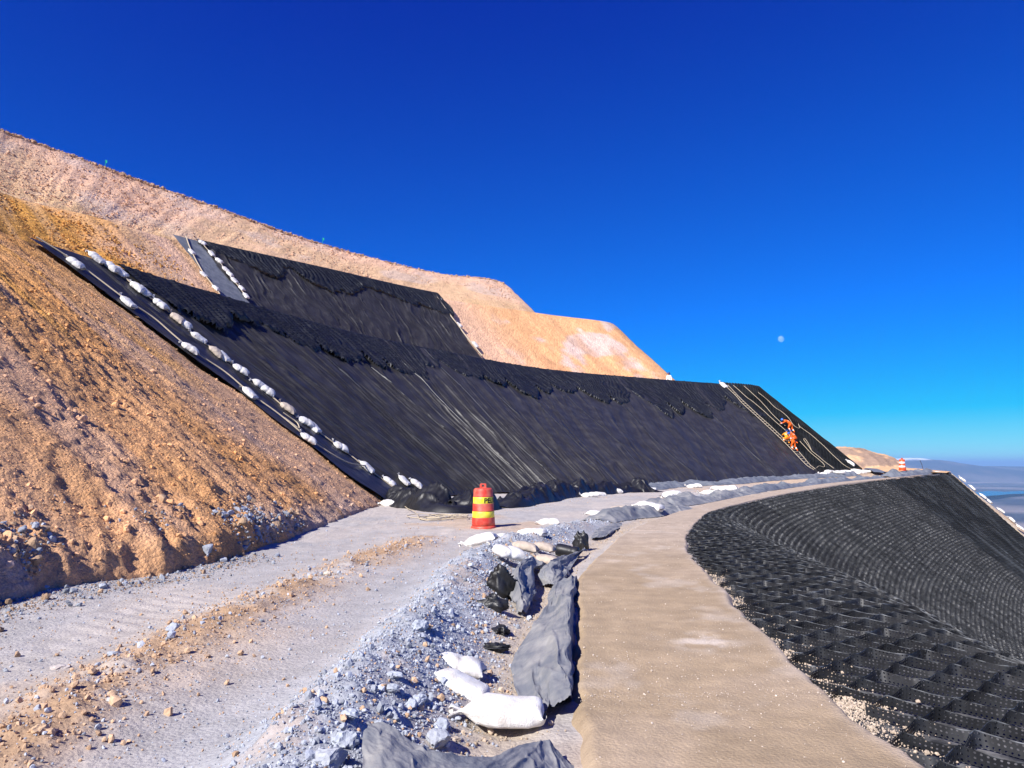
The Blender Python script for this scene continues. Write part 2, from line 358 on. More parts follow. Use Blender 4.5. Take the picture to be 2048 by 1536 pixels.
# ------------------------------------------------------------------ lower cut slope (uncovered part, near, and its end behind the nose)
def bank(t): return .20 * sstep(1.2, 2.0, t) * (1 - sstep(3.05, 3.4, t)) + .05
def slope1_ground(tt, ss):
    t, s = np.meshgrid(tt, ss, indexing='ij')
    P = S1(t, s); Lf = np.linalg.norm(S1(t, 1 + 0 * s) - S1(t, 0 * s), axis=-1)
    u = arc_len(TOE1, t); v = s * Lf
    rill = vnoise(u * 1.9 + .5 * vnoise(u * .5, v * .3, 3), v * .14, 11) * .04 + vnoise(u * 4.6, v * .35, 12) * .03
    near = 1 - sstep(18, 34, P[..., 1])
    big = fbm(u * .35, v * .3, 3, 5) * .11
    clod = fbm(u * 2.6, v * 1.7, 5, 21, .62) * .055 * (.5 + .5 * near) + np.maximum(fbm(u * 6.5, v * 5.0, 3, 31, .6) - .10, 0) * .085 * (.5 + .5 * near)
    lowrough = sstep(.80, .97, s) * near
    D = rill * 1.0 + big + clod * (1 + .35 * lowrough) + lowrough * fbm(u * 1.2, v * 1.1, 4, 41) * .06 - .75 * sstep(4.02, 4.12, t)
    fade = sstep(0, .02, s)
    P, n = disp_grid(P, D * fade)
    # the small cut bank along the foot of the slope
    dist = (1 - s) * Lf
    b = bank(t) * (1 + .8 * fbm(u * .9, 0 * u, 4, 51))
    dist = dist + .16 * fbm(u * 2.5, v * 2.5, 4, 52)
    P[..., 2] += b * sstep(0, .38, dist) * (1 - sstep(2.0, 5.5, dist))
    P[..., 2] = np.where(s > .9995, -.25, P[..., 2])
    # zone colours
    a = fbm(u * .10 - .03 * v, v * .09, 4, 61); c2 = fbm(u * .55, v * .12, 4, 71); c3 = fbm(u * 2.2, v * .6, 4, 81)
    C = cmix(np.broadcast_to(C_OCHRE, P.shape), C_TAN, sstep(-.42, .3, a + .25 * c2))
    C = cmix(C, C_YEL, .65 * sstep(.05, .5, c2 - .5 * (s - .35)) * (1 - sstep(.45, .8, s)))
    C = cmix(C, w3(.56, .41, .34), .35 * sstep(.18, .5, fbm(u * .5, v * .16, 4, 91)))
    C = cmix(C, w3(.42, .39, .38), .45 * sstep(.12, .32, fbm(u * .8, v * .9, 4, 101) + .06 * lowrough) * sstep(.925, .99, s) * near)
    C = C * (1 + .14 * c3[..., None])
    return P, C
f_step = lambda p: float(np.clip(np.hypot(p[0], p[1]) * .0042, .035, .25))
tA = arc_t(TOE1, 1.62, 4.75, f_step)
P, C = slope1_ground(tA, np.linspace(0, 1, 300))
SLOPE_P, SLOPE_C = P, C
o = tag(gridobj('lower_cut_slope', P, M['slope'], C), kind='structure')
tB = np.concatenate([np.linspace(0, 1.62, 20), np.linspace(4.75, NST - 1, 60)])
for nm, tt in (('lower_cut_slope', np.linspace(0, 1.625, 24)), ('lower_cut_slope', np.linspace(4.745, NST - 1, 120))):
    t, s = np.meshgrid(tt, np.linspace(0, 1, 24), indexing='ij'); P = S1(t, s)
    u = arc_len(TOE1, t); P, _ = disp_grid(P, fbm(u * .35, s * 4, 3, 5) * .10 - .5)
    gridobj(nm, P, M['slope'], np.broadcast_to(C_OCHRE, P.shape)).__setitem__('kind', 'structure')

# berms and the upper cut slopes
def berm(name, A, B, n, z_off=0.0):
    t, s = np.meshgrid(np.linspace(0, NST - 1, n), np.linspace(0, 1, 10), indexing='ij'); P = Loft(A, B)(t, s)
    P[..., 2] += fbm(P[..., 0] * .5, P[..., 1] * .5, 3, 7) * .08 * np.sin(np.pi * s)
    gridobj(name, P, M['farslope'], np.broadcast_to(C_TAN, P.shape)).__setitem__('kind', 'structure')
berm('berm_ground', CREST1, TOE2, 120); berm('berm_ground', CREST2, TOE3, 120)
def cut_slope(name, S, line, ns, nt_lo, nt_hi, step, seed, paint, rillamp=.10, top_fade=.03):
    tt = np.concatenate([arc_t(line, nt_lo, nt_hi, step), np.linspace(nt_hi + .02, NST - 1, 50)]) if nt_hi < NST - 1 else arc_t(line, nt_lo, nt_hi, step)
    t, s = np.meshgrid(tt, np.linspace(0, 1, ns), indexing='ij'); P = S(t, s)
    Lf = np.linalg.norm(S(t, 1 + 0 * s) - S(t, 0 * s), axis=-1); u = arc_len(line, t); v = s * Lf
    left = 1 - sstep(5.5, 8.5, t)
    D = vnoise(u * 1.15 + .4 * vnoise(u * .3, v * .2, seed), v * .09, seed + 1) * rillamp * .35 * (.35 + .65 * left) + vnoise(u * 2.6 + .3 * vnoise(u * .6, v * .4, seed + 8), v * .13, seed + 2) * .06 * (.4 + .6 * left)
    D = D + fbm(u * .22, v * .2, 3, seed + 3) * .12 + fbm(u * 2.2, v * 1.7, 4, seed + 4, .65) * .06
    P, n = disp_grid(P, D * sstep(0, top_fade, s))
    C = paint(t, s, u, v, P)
    tag(gridobj(name, P, M['farslope'], C), kind='structure')
def paint2(t, s, u, v, P):
    X, Y = proj(P)
    k = fbm(u * .12, v * .15, 4, 201)
    C = cmix(np.broadcast_to(C_YEL * w3(1, 1.0, 1.1), P.shape), C_PINK, sstep(-1.2, 1.2, (u - 66 - 9 * (s - .2)) * .35 + 2.0 * k))
    org = sstep(8.0, 8.6, t)
    C = cmix(C, C_ORANGE * 1.1, org * .85)
    C = cmix(C, w3(.66, .52, .46), org * sstep(.08, .3, fbm(u * .22, v * .24 + .05 * u, 5, 211)) * .8)
    C = cmix(C, w3(.50, .26, .14), .55 * sstep(.1, .4, fbm(u * .3, v * .12, 4, 221)) * org)
    C = cmix(C, w3(.68, .44, .24), .45 * sstep(.0, .4, fbm(u * .9, v * .12, 4, 231)) * (1 - org))
    return C * (1 + .16 * fbm(u * 1.6, v * .5, 4, 241))[..., None]
def paint3(t, s, u, v, P):
    C = cmix(np.broadcast_to(C_PINK, P.shape), w3(.66, .43, .25), sstep(-.3, .35, fbm(u * .09, v * .16, 4, 301)))
    C = cmix(C, w3(.64, .49, .40), .6 * sstep(.12, .5, fbm(u * .16, v * .2, 5, 311)))
    C = cmix(C, w3(.60, .38, .16), .5 * sstep(.45, .9, s) * sstep(-.2, .4, fbm(u * .2, v * .1, 4, 321)))
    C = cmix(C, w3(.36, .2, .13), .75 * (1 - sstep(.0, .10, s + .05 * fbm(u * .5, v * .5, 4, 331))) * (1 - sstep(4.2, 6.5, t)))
    return C * (1 + .16 * fbm(u * 1.4, v * .6, 4, 341))[..., None]
st = lambda p: float(np.clip(np.hypot(p[0], p[1]) * .0035, .14, .5))
cut_slope('middle_cut_slope', S2, CREST2, 90, 1.5, 11.5, st, 200, paint2)
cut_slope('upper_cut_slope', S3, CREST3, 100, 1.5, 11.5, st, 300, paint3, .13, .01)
t, s = np.meshgrid(np.linspace(0, NST - 1, 90), np.linspace(0, 1, 14), indexing='ij'); P = Loft(CREST3, TOP3)(t, s)
P[..., 2] += fbm(P[..., 0] * .3, P[..., 1] * .3, 3, 8) * .3 * sstep(0, .2, s)
tag(gridobj('hilltop_ground', P, M['farslope'], np.broadcast_to(w3(.42, .27, .18), P.shape)), kind='structure')

# ------------------------------------------------------------------ the bench (haul track, rubble strip, gravel ridge)
def pl(*pp): return np.array([gb(*p)[:2] for p in pp])
RIDGE = np.concatenate([[[-.62, .5], [-.62, 2.5]], pl((640, 1536), (770, 1380), (870, 1245), (950, 1145), (1015, 1108), (1090, 1082), (1185, 1053), (1290, 1023), (1400, 995), (1560, 971))])
RUBBLE = np.concatenate([[[-3.0, 1.0]], pl((40, 1500), (200, 1375), (400, 1265), (600, 1172), (700, 1132), (850, 1076))])
TRACK1 = np.concatenate([[[-5.0, 3.0]], pl((0, 1330), (300, 1220), (560, 1130), (760, 1065), (900, 1032), (1100, 1003), (1400, 972))])
TRACK2 = np.concatenate([[[-1.9, 1.0]], pl((330, 1536), (540, 1370), (720, 1225), (850, 1130), (920, 1085))])
TROUGH = np.concatenate([[[-.1, .5], [-.05, 2.5]], pl((960, 1536), (1030, 1380), (1060, 1250), (1080, 1170), (1150, 1105), (1240, 1060), (1330, 1025))])
def dseg(x, y, L):
    x = np.asarray(x, float); y = np.asarray(y, float); best = np.full(x.shape, 1e9)
    for a, b in zip(L[:-1], L[1:]):
        d = b - a; k = np.clip(((x - a[0]) * d[0] + (y - a[1]) * d[1]) / (d @ d + 1e-12), 0, 1)
        best = np.minimum(best, np.hypot(x - a[0] - k * d[0], y - a[1] - k * d[1]))
    return best
def hb(x, y, colour=False):
    x = np.asarray(x, float); y = np.asarray(y, float)
    dr, du, d1, d2, dt = dseg(x, y, RIDGE), dseg(x, y, RUBBLE), dseg(x, y, TRACK1), dseg(x, y, TRACK2), dseg(x, y, TROUGH)
    far = sstep(11.5, 22, y)
    wr = .46 + .10 * fbm(x * .7, y * .5, 3, 401)
    kr = np.exp(-(dr / wr) ** 2 * 1.2)
    h = kr * (.27 - .19 * far) * (1 + .45 * fbm(x * 1.3, y * 1.0, 3, 411))
    ku = np.exp(-(du / (.38 + .12 * fbm(x, y, 2, 402))) ** 2) * (1 - .6 * far)
    h = h + ku * .07 * (1 + .6 * fbm(x * 2, y * 2, 3, 412))
    kt = np.maximum(np.exp(-(d1 / .9) ** 2), np.exp(-(d2 / .62) ** 2))
    rough = np.clip(1 - kt, .0, 1)
    h = h - .03 * kt - .07 * np.exp(-(dt / .35) ** 2) * (1 - far)
    h = h + fbm(x * 1.1, y * .8, 3, 421) * .025 + fbm(x * 5, y * 5, 3, 431) * .012 * (.35 + rough)
    h = h + .007 * np.sin((y * .85 + x * .5) * 2 * np.pi / .24) * np.exp(-(d1 / .45) ** 4) * sstep(-.1, .4, fbm(x * .8, y * .5, 3, 435)) * (1 - far)
    stony = np.maximum(np.maximum(kr, ku), .25 * rough)
    h = h + np.maximum(fbm(x * 9, y * 9, 3, 441, .6), -.1) * .055 * stony
    z = zb(x, y) + h
    if not colour: return z
    n1 = fbm(x * .6, y * .35, 4, 451); n2 = fbm(x * 1.8, y * 1.1, 4, 461)
    C = cmix(np.broadcast_to(C_ROAD, x.shape + (3,)), w3(.395, .375, .36), sstep(-.3, .35, n1 + .3 * n2))
    C = cmix(C, w3(.52, .37, .24), .6 * sstep(.15, .45, fbm(x * .5 + 3, y * .3, 4, 471)))
    C = cmix(C, w3(.38, .37, .365), .8 * np.exp(-(d2 / .7) ** 2))
    C = cmix(C, w3(.40, .27, .17), np.clip(ku * 1.1, 0, 1) * sstep(-.35, .15, n2))
    C = cmix(C, C_GREY, np.clip(np.exp(-(dr / (wr * 1.35)) ** 2) * 1.25, 0, 1) * (1 - .3 * far))
    C = cmix(C, w3(.42, .30, .21), .5 * kr * sstep(.18, .45, n2))
    C = cmix(C, C_SAND, np.exp(-(dt / .3) ** 2) * .9)
    C = cmix(C, w3(.56, .40, .25), .75 * sstep(40, 60, y + .3 * x))
    return z, C * (1 + .14 * fbm(x * 4, y * 3, 3, 481))[..., None]
SB = Loft(TOE1, EDGER)
cs = lambda p: float(np.clip(np.hypot(p[0], p[1] - 0) * .0065, .03, .6))
EA = [a * .35 + b * .65 for a, b in zip(TOE1, EDGER)]
tt = np.concatenate([np.linspace(0, 1.25, 12)[:-1], arc_t(EA, 1.25, 11.0, cs), np.linspace(11.1, NST - 1, 14)])
sgrid = np.concatenate([np.linspace(-.03, 0, 3)[:-1], np.linspace(0, 1, 300), [1.02]])
t, s = np.meshgrid(tt, sgrid, indexing='ij'); P = SB(t, s)
z, C = hb(P[..., 0], P[..., 1], True); P[..., 2] = z
tag(gridobj('bench_ground', P, M['bench'], C), kind='structure')

# compacted tan strip
STL = np.array([[.20, -14, 0], [.25, -3, 0]] + [list(gb(*p)) for p in ((1152, 1536), (1140, 1390), (1143, 1280), (1150, 1170), (1200, 1105), (1262, 1062), (1330, 1035), (1420, 1008), (1560, 981), (1700, 963.5), (1850, 950))])
STR = np.array([[1.85, -14, 0], [1.9, -3, 0]] + [list(gb(*p)) for p in ((1850, 1536), (1655, 1385), (1540, 1275), (1440, 1168), (1388, 1112), (1379, 1080), (1400, 1045), (1450, 1018), (1600, 984), (1750, 961.5), (1895, 946.5))])
tt = arc_t(STL * .5 + STR * .5, 0.6, 12, lambda p: float(np.clip(np.hypot(p[0], p[1]) * .008, .035, .5)))
t, s = np.meshgrid(tt, np.linspace(0, 1, 70), indexing='ij')
A, B = crom(STL, t), crom(STR, t); W = np.linalg.norm(B - A, axis=-1)[..., None]
wob_l = fbm(t * 6, 0 * t, 4, 501)[..., None] * .05; wob_r = fbm(A[..., 1] * 1.6, 0 * t, 4, 511)[..., None] * .08
P = A + (B - A) * (s[..., None] + (1 - s[..., None]) * wob_l / W + s[..., None] * wob_r / W)
ed = np.minimum(s, 1 - s) * W[..., 0]
h = .055 + fbm(P[..., 0] * .7, P[..., 1] * .5, 3, 521) * .006 + fbm(P[..., 0] * 2.5, P[..., 1] * 9, 3, 522) * .006 + fbm(P[..., 0] * 9, P[..., 1] * 9, 3, 523) * .005
P[..., 2] = zb(P[..., 0], P[..., 1]) + h - .10 * (1 - sstep(0, .10, ed))
rr = fbm(P[..., 0] * 1.1, P[..., 1] * .8, 4, 531)
C = cmix(np.broadcast_to(C_CONC, P.shape), w3(.41, .315, .22), sstep(.1, .5, rr) * .8)
C = cmix(C, w3(.47, .385, .30), (1 - sstep(.02, .22, (1 - s) * W[..., 0] + .08 * rr)) * .9)
C = cmix(C, w3(.43, .345, .265), sstep(9, 17, P[..., 1]))
_q = gb(1410, 1298)      # dusty pale patches and faint crosswise marks
C = cmix(C, w3(.60, .53, .46), .75 * np.exp(-((P[..., 0] - _q[0]) / .26) ** 2 - ((P[..., 1] - _q[1]) / .30) ** 2) * sstep(-.35, .25, fbm(P[..., 0] * 6, P[..., 1] * 6, 4, 536)))
C = cmix(C, w3(.50, .42, .34), .5 * sstep(.22, .5, fbm(P[..., 0] * 1.6 + 9, P[..., 1] * 1.3, 5, 537)))
C = C * (1 + .07 * vnoise(P[..., 0] * .5, P[..., 1] * 5.5, 538))[..., None]
C = C * (1 + .10 * fbm(P[..., 0] * 5, P[..., 1] * 3, 3, 541))[..., None]
tag(gridobj('compacted_path', P, M['strip'], C), kind='structure')

# ------------------------------------------------------------------ outer slope below the bench, lower terrace, hill skirt
def outer(t, v):
    """v: metres from the brink, negative on the flat shoulder, positive down the slope; rounded at the brink"""
    t, v = np.broadcast_arrays(np.asarray(t, float), np.asarray(v, float))
    E, B, T = crom(np.array(EDGER), t), crom(np.array(BRINK), t), crom(np.array(TOE0), t)
    dS = (B - E); wS = np.linalg.norm(dS, axis=-1)[..., None]; dS = dS / (wS + 1e-9)
    dD = (T - B); wD = np.linalg.norm(dD, axis=-1)[..., None]; dD = dD / wD
    acc = 0
    for q, wgt in ((-.55, 1), (-.3, 2), (0, 2), (.3, 2), (.55, 1)):
        vv = (v + q)[..., None]
        acc = acc + wgt * np.where(vv < 0, B + dS * vv, B + dD * vv)
    return acc / 8.0, np.linalg.norm(E - B, axis=-1), np.linalg.norm(T - B, axis=-1)
tt = np.concatenate([np.linspace(.8, 2, 14)[:-1], arc_t(BRINK, 2, 10.25, .35)])
q = np.concatenate([np.linspace(0, 1, 12)[:-1] - 1, np.linspace(0, 1, 60)])
t, qq = np.meshgrid(tt, q, indexing='ij')
_, wS, wD = outer(t, 0 * t)
v = np.where(qq < 0, qq * (wS + .3), qq * wD)
P, _, _ = outer(t, v)
P[..., 2] += fbm(P[..., 0] * .6, P[..., 1] * .6, 3, 551) * .06 * sstep(0, 3, v) - .03
tag(gridobj('outer_slope_geotextile', P, M['cellfloor']), 'dusty dark geotextile lying under the geocell mat on the outer slope', 'geotextile')
t, s = np.meshgrid(np.linspace(0, NST - 1, 260), np.linspace(-.005, 1, 40), indexing='ij'); P = S0(t, s)
P, _ = disp_grid(P, fbm(t * 9, s * 6, 4, 561) * .25 * sstep(10.2, 10.6, t) - .22 * (1 - sstep(10.2, 10.5, t)))
C = cmix(np.broadcast_to(w3(.55, .38, .24), P.shape), w3(.6, .5, .36), sstep(-.2, .4, fbm(t * 6, s * 5, 4, 571)))
tag(gridobj('outer_cut_slope', P, M['farslope'], C), kind='structure')
# lower terrace and hill skirt, falling away to the plain
a = np.linspace(0, 2 * np.pi, 200); 
def skirt(r):
    return np.interp(r, [0, 30, 95, 130, 160, 400, 1500, 2600], [-9.3, -9.3, -9.6, -12, -28, -110, -296, -306])
rad = np.array([2, 20, 40, 60, 80, 95, 105, 115, 125, 135, 150, 180, 250, 400, 700, 1100, 1500, 2000, 2600.])
aa, rr = np.meshgrid(a, rad, indexing='ij'); X, Y = 25 + rr * np.sin(aa), 45 + rr * np.cos(aa)
Z = skirt(rr) + fbm(X * .02, Y * .02, 4, 581) * np.minimum(rr * .05, 18) * sstep(60, 200, rr) + fbm(X * .12, Y * .12, 3, 582) * .6 * sstep(50, 90, rr)
C = cmix(np.broadcast_to(w3(.52, .37, .22), X.shape + (3,)), w3(.46, .42, .16), sstep(.05, .4, fbm(X * .06, Y * .06, 4, 583)))
tag(gridobj('lower_terrace_ground', np.stack([X, Y, Z], -1), M['farslope'], C), kind='structure')
# backfill body so that the bench ground is held from below at its far end
# ------------------------------------------------------------------ far plain, lake, mountains
rad = np.geomspace(1500, 90000, 70); aa, rr = np.meshgrid(np.linspace(0, 2 * np.pi, 240), np.concatenate([[0.], rad]), indexing='ij')
X, Y = rr * np.sin(aa), rr * np.cos(aa)
Z = -300 + fbm(X * .00035, Y * .00035, 4, 601) * 26 * sstep(2500, 9000, rr)
n = fbm(X * .00025, Y * .0005, 5, 611)
C = cmix(np.broadcast_to(w3(.24, .21, .20), X.shape + (3,)), w3(.06, .065, .08), sstep(.0, .25, fbm((X * .7 - Y * .7) * .0004, (X * .7 + Y * .7) * .0014, 5, 611)))
C = cmix(C, w3(.42, .34, .28), .8 * sstep(.1, .4, fbm((X * .7 - Y * .7) * .0003, (X * .7 + Y * .7) * .0012, 5, 612)))
C = cmix(C, w3(.05, .06, .06), .5 * sstep(.25, .5, fbm(X * .004, Y * .004, 4, 613)))
tag(gridobj('plain', np.stack([X, Y, Z], -1), M['plainland'], C), kind='structure')
m, nt, b = mat_new('lake_water'); b.inputs['Base Color'].default_value = (.0, .10, .15, 1); b.inputs['Roughness'].default_value = .25; M['lake'] = m
lp = [at_z(*p, -272.0) for p in ((1945, 992), (1952, 985), (1968, 982.5), (1985, 982), (2010, 983.5), (2040, 982), (2075, 982.5), (2090, 985), (2060, 987), (2020, 988), (1995, 990.5), (1970, 992))]
lm = bpy.data.meshes.new('lake'); lm.from_pydata([tuple(p) for p in lp], [], [list(range(len(lp)))]); lm.materials.append(M['lake'])
tag(link('lake', lm), kind='structure')
M['mount'] = earth('mountain_rock', .01, .0, .1, .2, mid=.002)
def mountain(name, cx, dist, half, peak, seed, snow=None, depth=7000, base=-300, label=None):
    gx, gy = np.meshgrid(np.linspace(-1, 1, 90), np.linspace(-1, 1, 50), indexing='ij')
    depth = depth * .45; peak = (peak[0], [v * dist / 42000. for v in peak[1]]); snow = None if snow is None else snow * dist / 42000.
    X, Y = cx + gx * half, dist + gy * depth
    pr = np.interp(gx, *peak); body = np.clip(1 - np.abs(gy) ** 1.3, 0, 1)
    nz = fbm(gx * 5, gy * 3, 5, seed)
    Z = base - 20 + (pr - base) * body ** .8 * (1 + .10 * nz)
    C = cmix(np.broadcast_to(w3(.14, .12, .12), Z.shape + (3,)), w3(.06, .06, .07), sstep(-.2, .3, nz))
    if snow is not None: C = cmix(C, w3(.85, .87, .9), sstep(snow, snow + 20, Z + 40 * nz))
    return tag(gridobj(name, np.stack([X, Y, Z], -1), M['mount'], C), kind='structure')
D = 16000.0
k = D / 1500.0
mx_ = lambda px: (px - 1024) * k
mountain('far_mountain', mx_(1840), D, 260 * k, ([-1, -.7, -.52, -.33, -.2, -.05, .08, .25, .45, .7, 1], [-250, -80, 40, 170, 300, 400, 290, 70, -60, -130, -230]), 701, 235)
mountain('far_ridge', mx_(2150), D * 1.1, 520 * k, ([-1, -.8, -.6, -.42, -.36, -.3, -.2, 0, .3, .6, 1], [-260, -170, -130, -110, -60, -100, -110, -90, -60, -120, -200]), 711, None, 9000)
mountain('far_ridge', mx_(800), D * 1.15, 700 * k, ([-1, -.5, 0, .5, .8, 1], [-200, -60, -30, -70, -120, -220]), 721, None, 9000)
# rocky hill beyond the bench
gx, gy = np.meshgrid(np.linspace(-1, 1, 120), np.linspace(-1, 1, 80), indexing='ij')
D2 = 150.0
xc = (1690 - 1024) / 1500 * D2
X, Y = xc + gx * 14, D2 + gy * 16
prof = np.interp(gx * 14 + xc, [(p - 1024) / 1500 * D2 for p in (1560, 1640, 1668, 1700, 1740, 1755, 1762, 1776, 1782, 1830)], [-.5, 3.6, 4.75, 4.9, 4.0, 3.6, 2.5, 1.1, -1.5, -4])
nz = fbm(X * .35, Y * .35, 5, 731)
Z = -8 + (prof + 8) * np.clip(1 - np.abs(gy) ** 2.2, 0, 1) ** .6 * (1 + .03 * nz) + .35 * nz * sstep(-6, 2, prof)
C = cmix(np.broadcast_to(w3(.66, .41, .23), Z.shape + (3,)), w3(.32, .22, .16), sstep(.0, .3, fbm(X * .25, Z * .6 + Y * .1, 4, 741) + .15 * (gx - .1)))
tag(gridobj('rocky_hill', np.stack([X, Y, Z], -1), M['farslope'], C), kind='structure')
# a further piece of dune-like bench at its outer end
t, s = np.meshgrid(np.linspace(10.0, 12.5, 60), np.linspace(0, 1, 40), indexing='ij'); P = Loft(TOE1, BRINK)(t, s)
P[..., 2] += .04 + .45 * np.exp(-((P[..., 0] - 35.2) / 2.6) ** 2 - ((P[..., 1] - 70) / 5.) ** 2) * 1.0 + fbm(P[..., 0] * .6, P[..., 1] * .6, 3, 751) * .05
tag(gridobj('sand_mound', P, M['bench'], np.broadcast_to(w3(.62, .40, .22), P.shape)), kind='structure')
# ------------------------------------------------------------------ black liners on the cut slopes
def S1L(t): return np.linalg.norm(crom(S1.B, t) - crom(S1.A, t), axis=-1)
def S2L(t): return np.linalg.norm(crom(S2.B, t) - crom(S2.A, t), axis=-1)
def ridged(x, y, seed, p=6): return (1 - np.abs(vnoise(x, y, seed))) ** p
def wrinkles(u, v, seed, swirl=0.0, sk=.16):
    uu = u + sk * v + .55 * vnoise(u * .3, v * .18, seed) + .16 * vnoise(u * 1.1, v * .5, seed + 1) + swirl * fbm(u * .35, v * .45, 3, seed + 9)
    amp = .5 + .3 * sstep(-.3, .5, fbm(u * .15, v * .2, 3, seed + 2))
    w = ridged(uu * 1.15, v * .10, seed + 3, 15) * .14 * amp + ridged(uu * 2.3 + 5, v * .2, seed + 4, 13) * .085 * amp
    w = w + ridged(uu * 4.3, v * .5, seed + 5, 6) * .028 + ridged(u * .9 + .8 * v, v * .9 - .3 * u, seed + 6, 12) * .03 * (.3 + swirl)
    w = w + fbm(uu * .42, v * .07, 3, seed + 7) * .20
    return w
def liner(name, S, tl, tr, nq, ns, s0, s1, off, seed, mat, line, swirl=0.0, amp=1.0, sk=.16, q_sp=None):
    sv = np.linspace(s0, s1, ns); q = np.linspace(0, 1, nq)
    s, qq = np.meshgrid(sv, q, indexing='ij')
    t = lerp(tl(s), tr(s), qq)
    P = S(t, s); nrm = S.normal(t, s)
    u = arc_len(line, t); Lf = np.linalg.norm(crom(S.B, t) - crom(S.A, t), axis=-1); v = s * Lf
    w = wrinkles(u, v, seed, swirl, sk) * amp * sstep(-.01, .03, s - s0) * np.minimum(1, .3 + 1.5 * sstep(0, .05, 1 - s))
    P = P + nrm * (off + w)[..., None]
    return gridobj(name, P.transpose(1, 0, 2), mat)
LIN = o = liner('liner_sheet', S1, lambda s: 4.07 + 0 * s, lambda s: 10.85 + 0 * s, 1700, 84, -.012, 1.0, .07, 801, M['liner'], CREST1)
tag(o, 'large wrinkled black liner covering the lower cut slope behind the drum', 'liner')
def seam(tc, i):
    sv = np.linspace(.02, .99, 90); t_ = np.full(90, tc) + .02 * vnoise(sv * 3, 0 * sv + i, 77)
    V, F, o_ = [], None, 0
    G = []
    for w_ in (-.07, -.05, .05, .07):
        dtm = w_ / 14.0
        P_ = S1(t_ + dtm, sv); n_ = S1.normal(t_ + dtm, sv)
        u_ = arc_len(CREST1, t_ + dtm); L_ = np.linalg.norm(crom(S1.B, t_) - crom(S1.A, t_), axis=-1)
        wr = wrinkles(u_, sv * L_, 801) * np.minimum(1, .3 + 1.5 * sstep(0, .05, 1 - sv))
        G.append(P_ + n_ * (.07 + wr + (.035 if abs(w_) < .06 else -.01))[..., None])
    gridobj('seam', np.stack(G, 1), M['flap'], parent=LIN)
for i, tc in enumerate((4.62, 5.02, 5.45, 5.85, 6.25, 6.7, 7.12, 7.5, 7.95, 8.35, 8.75, 9.1)): seam(tc, i)
iL, iR = [S1.inv(*p) for p in ((160, 505), (268, 587), (387, 685), (517, 785), (672, 903), (765, 968))], None
RB_t = np.array([p[0] for p in iL]); RB_s = np.array([p[1] for p in iL])
def flap_r(s): return np.interp(s, np.concatenate([[-.02], RB_s]), np.concatenate([[RB_t[0] - .02], RB_t]))
o = liner('edge_sheet', S1, lambda s: 4.0 + .03 * vnoise(s * 9, 0 * s, 3) - .02, lambda s: flap_r(s) + .01, 60, 140, .0, 1.0, .17, 811, M['flap'], CREST1, 0, .35, 0)
tag(o, 'smooth narrow black edge sheet running down beside the ochre slope, roped', 'liner')
# upper liner and its grey edge sheet
uTL, uTR, uBR, uBL = S2.inv(388, 492), S2.inv(860, 590), S2.inv(955, 717), S2.inv(484, 608)
gTL, gBL = S2.inv(341, 479), S2.inv(432, 598)
def edge(a, b): return lambda s: a[0] + (np.asarray(s) - a[1]) * (b[0] - a[0]) / (b[1] - a[1])
e_l, e_r, e_g = edge(uTL, uBL), edge(uTR, uBR), edge(gTL, gBL)
o = liner('upper_liner_sheet', S2, e_l, e_r, 700, 70, .0, .99, .38, 821, M['liner'], CREST2, .8, 1.0, .3)
tag(o, 'wrinkled black liner on the middle slope above the lower crest', 'liner')
o = liner('grey_edge_sheet', S2, e_g, lambda s: e_l(s) + .02, 60, 90, -.005, .99, .42, 831, M['greysheet'], CREST2, .5, .5, -.6)
tag(o, 'pale grey sheet strip roped along the left edge of the upper liner', 'sheet')

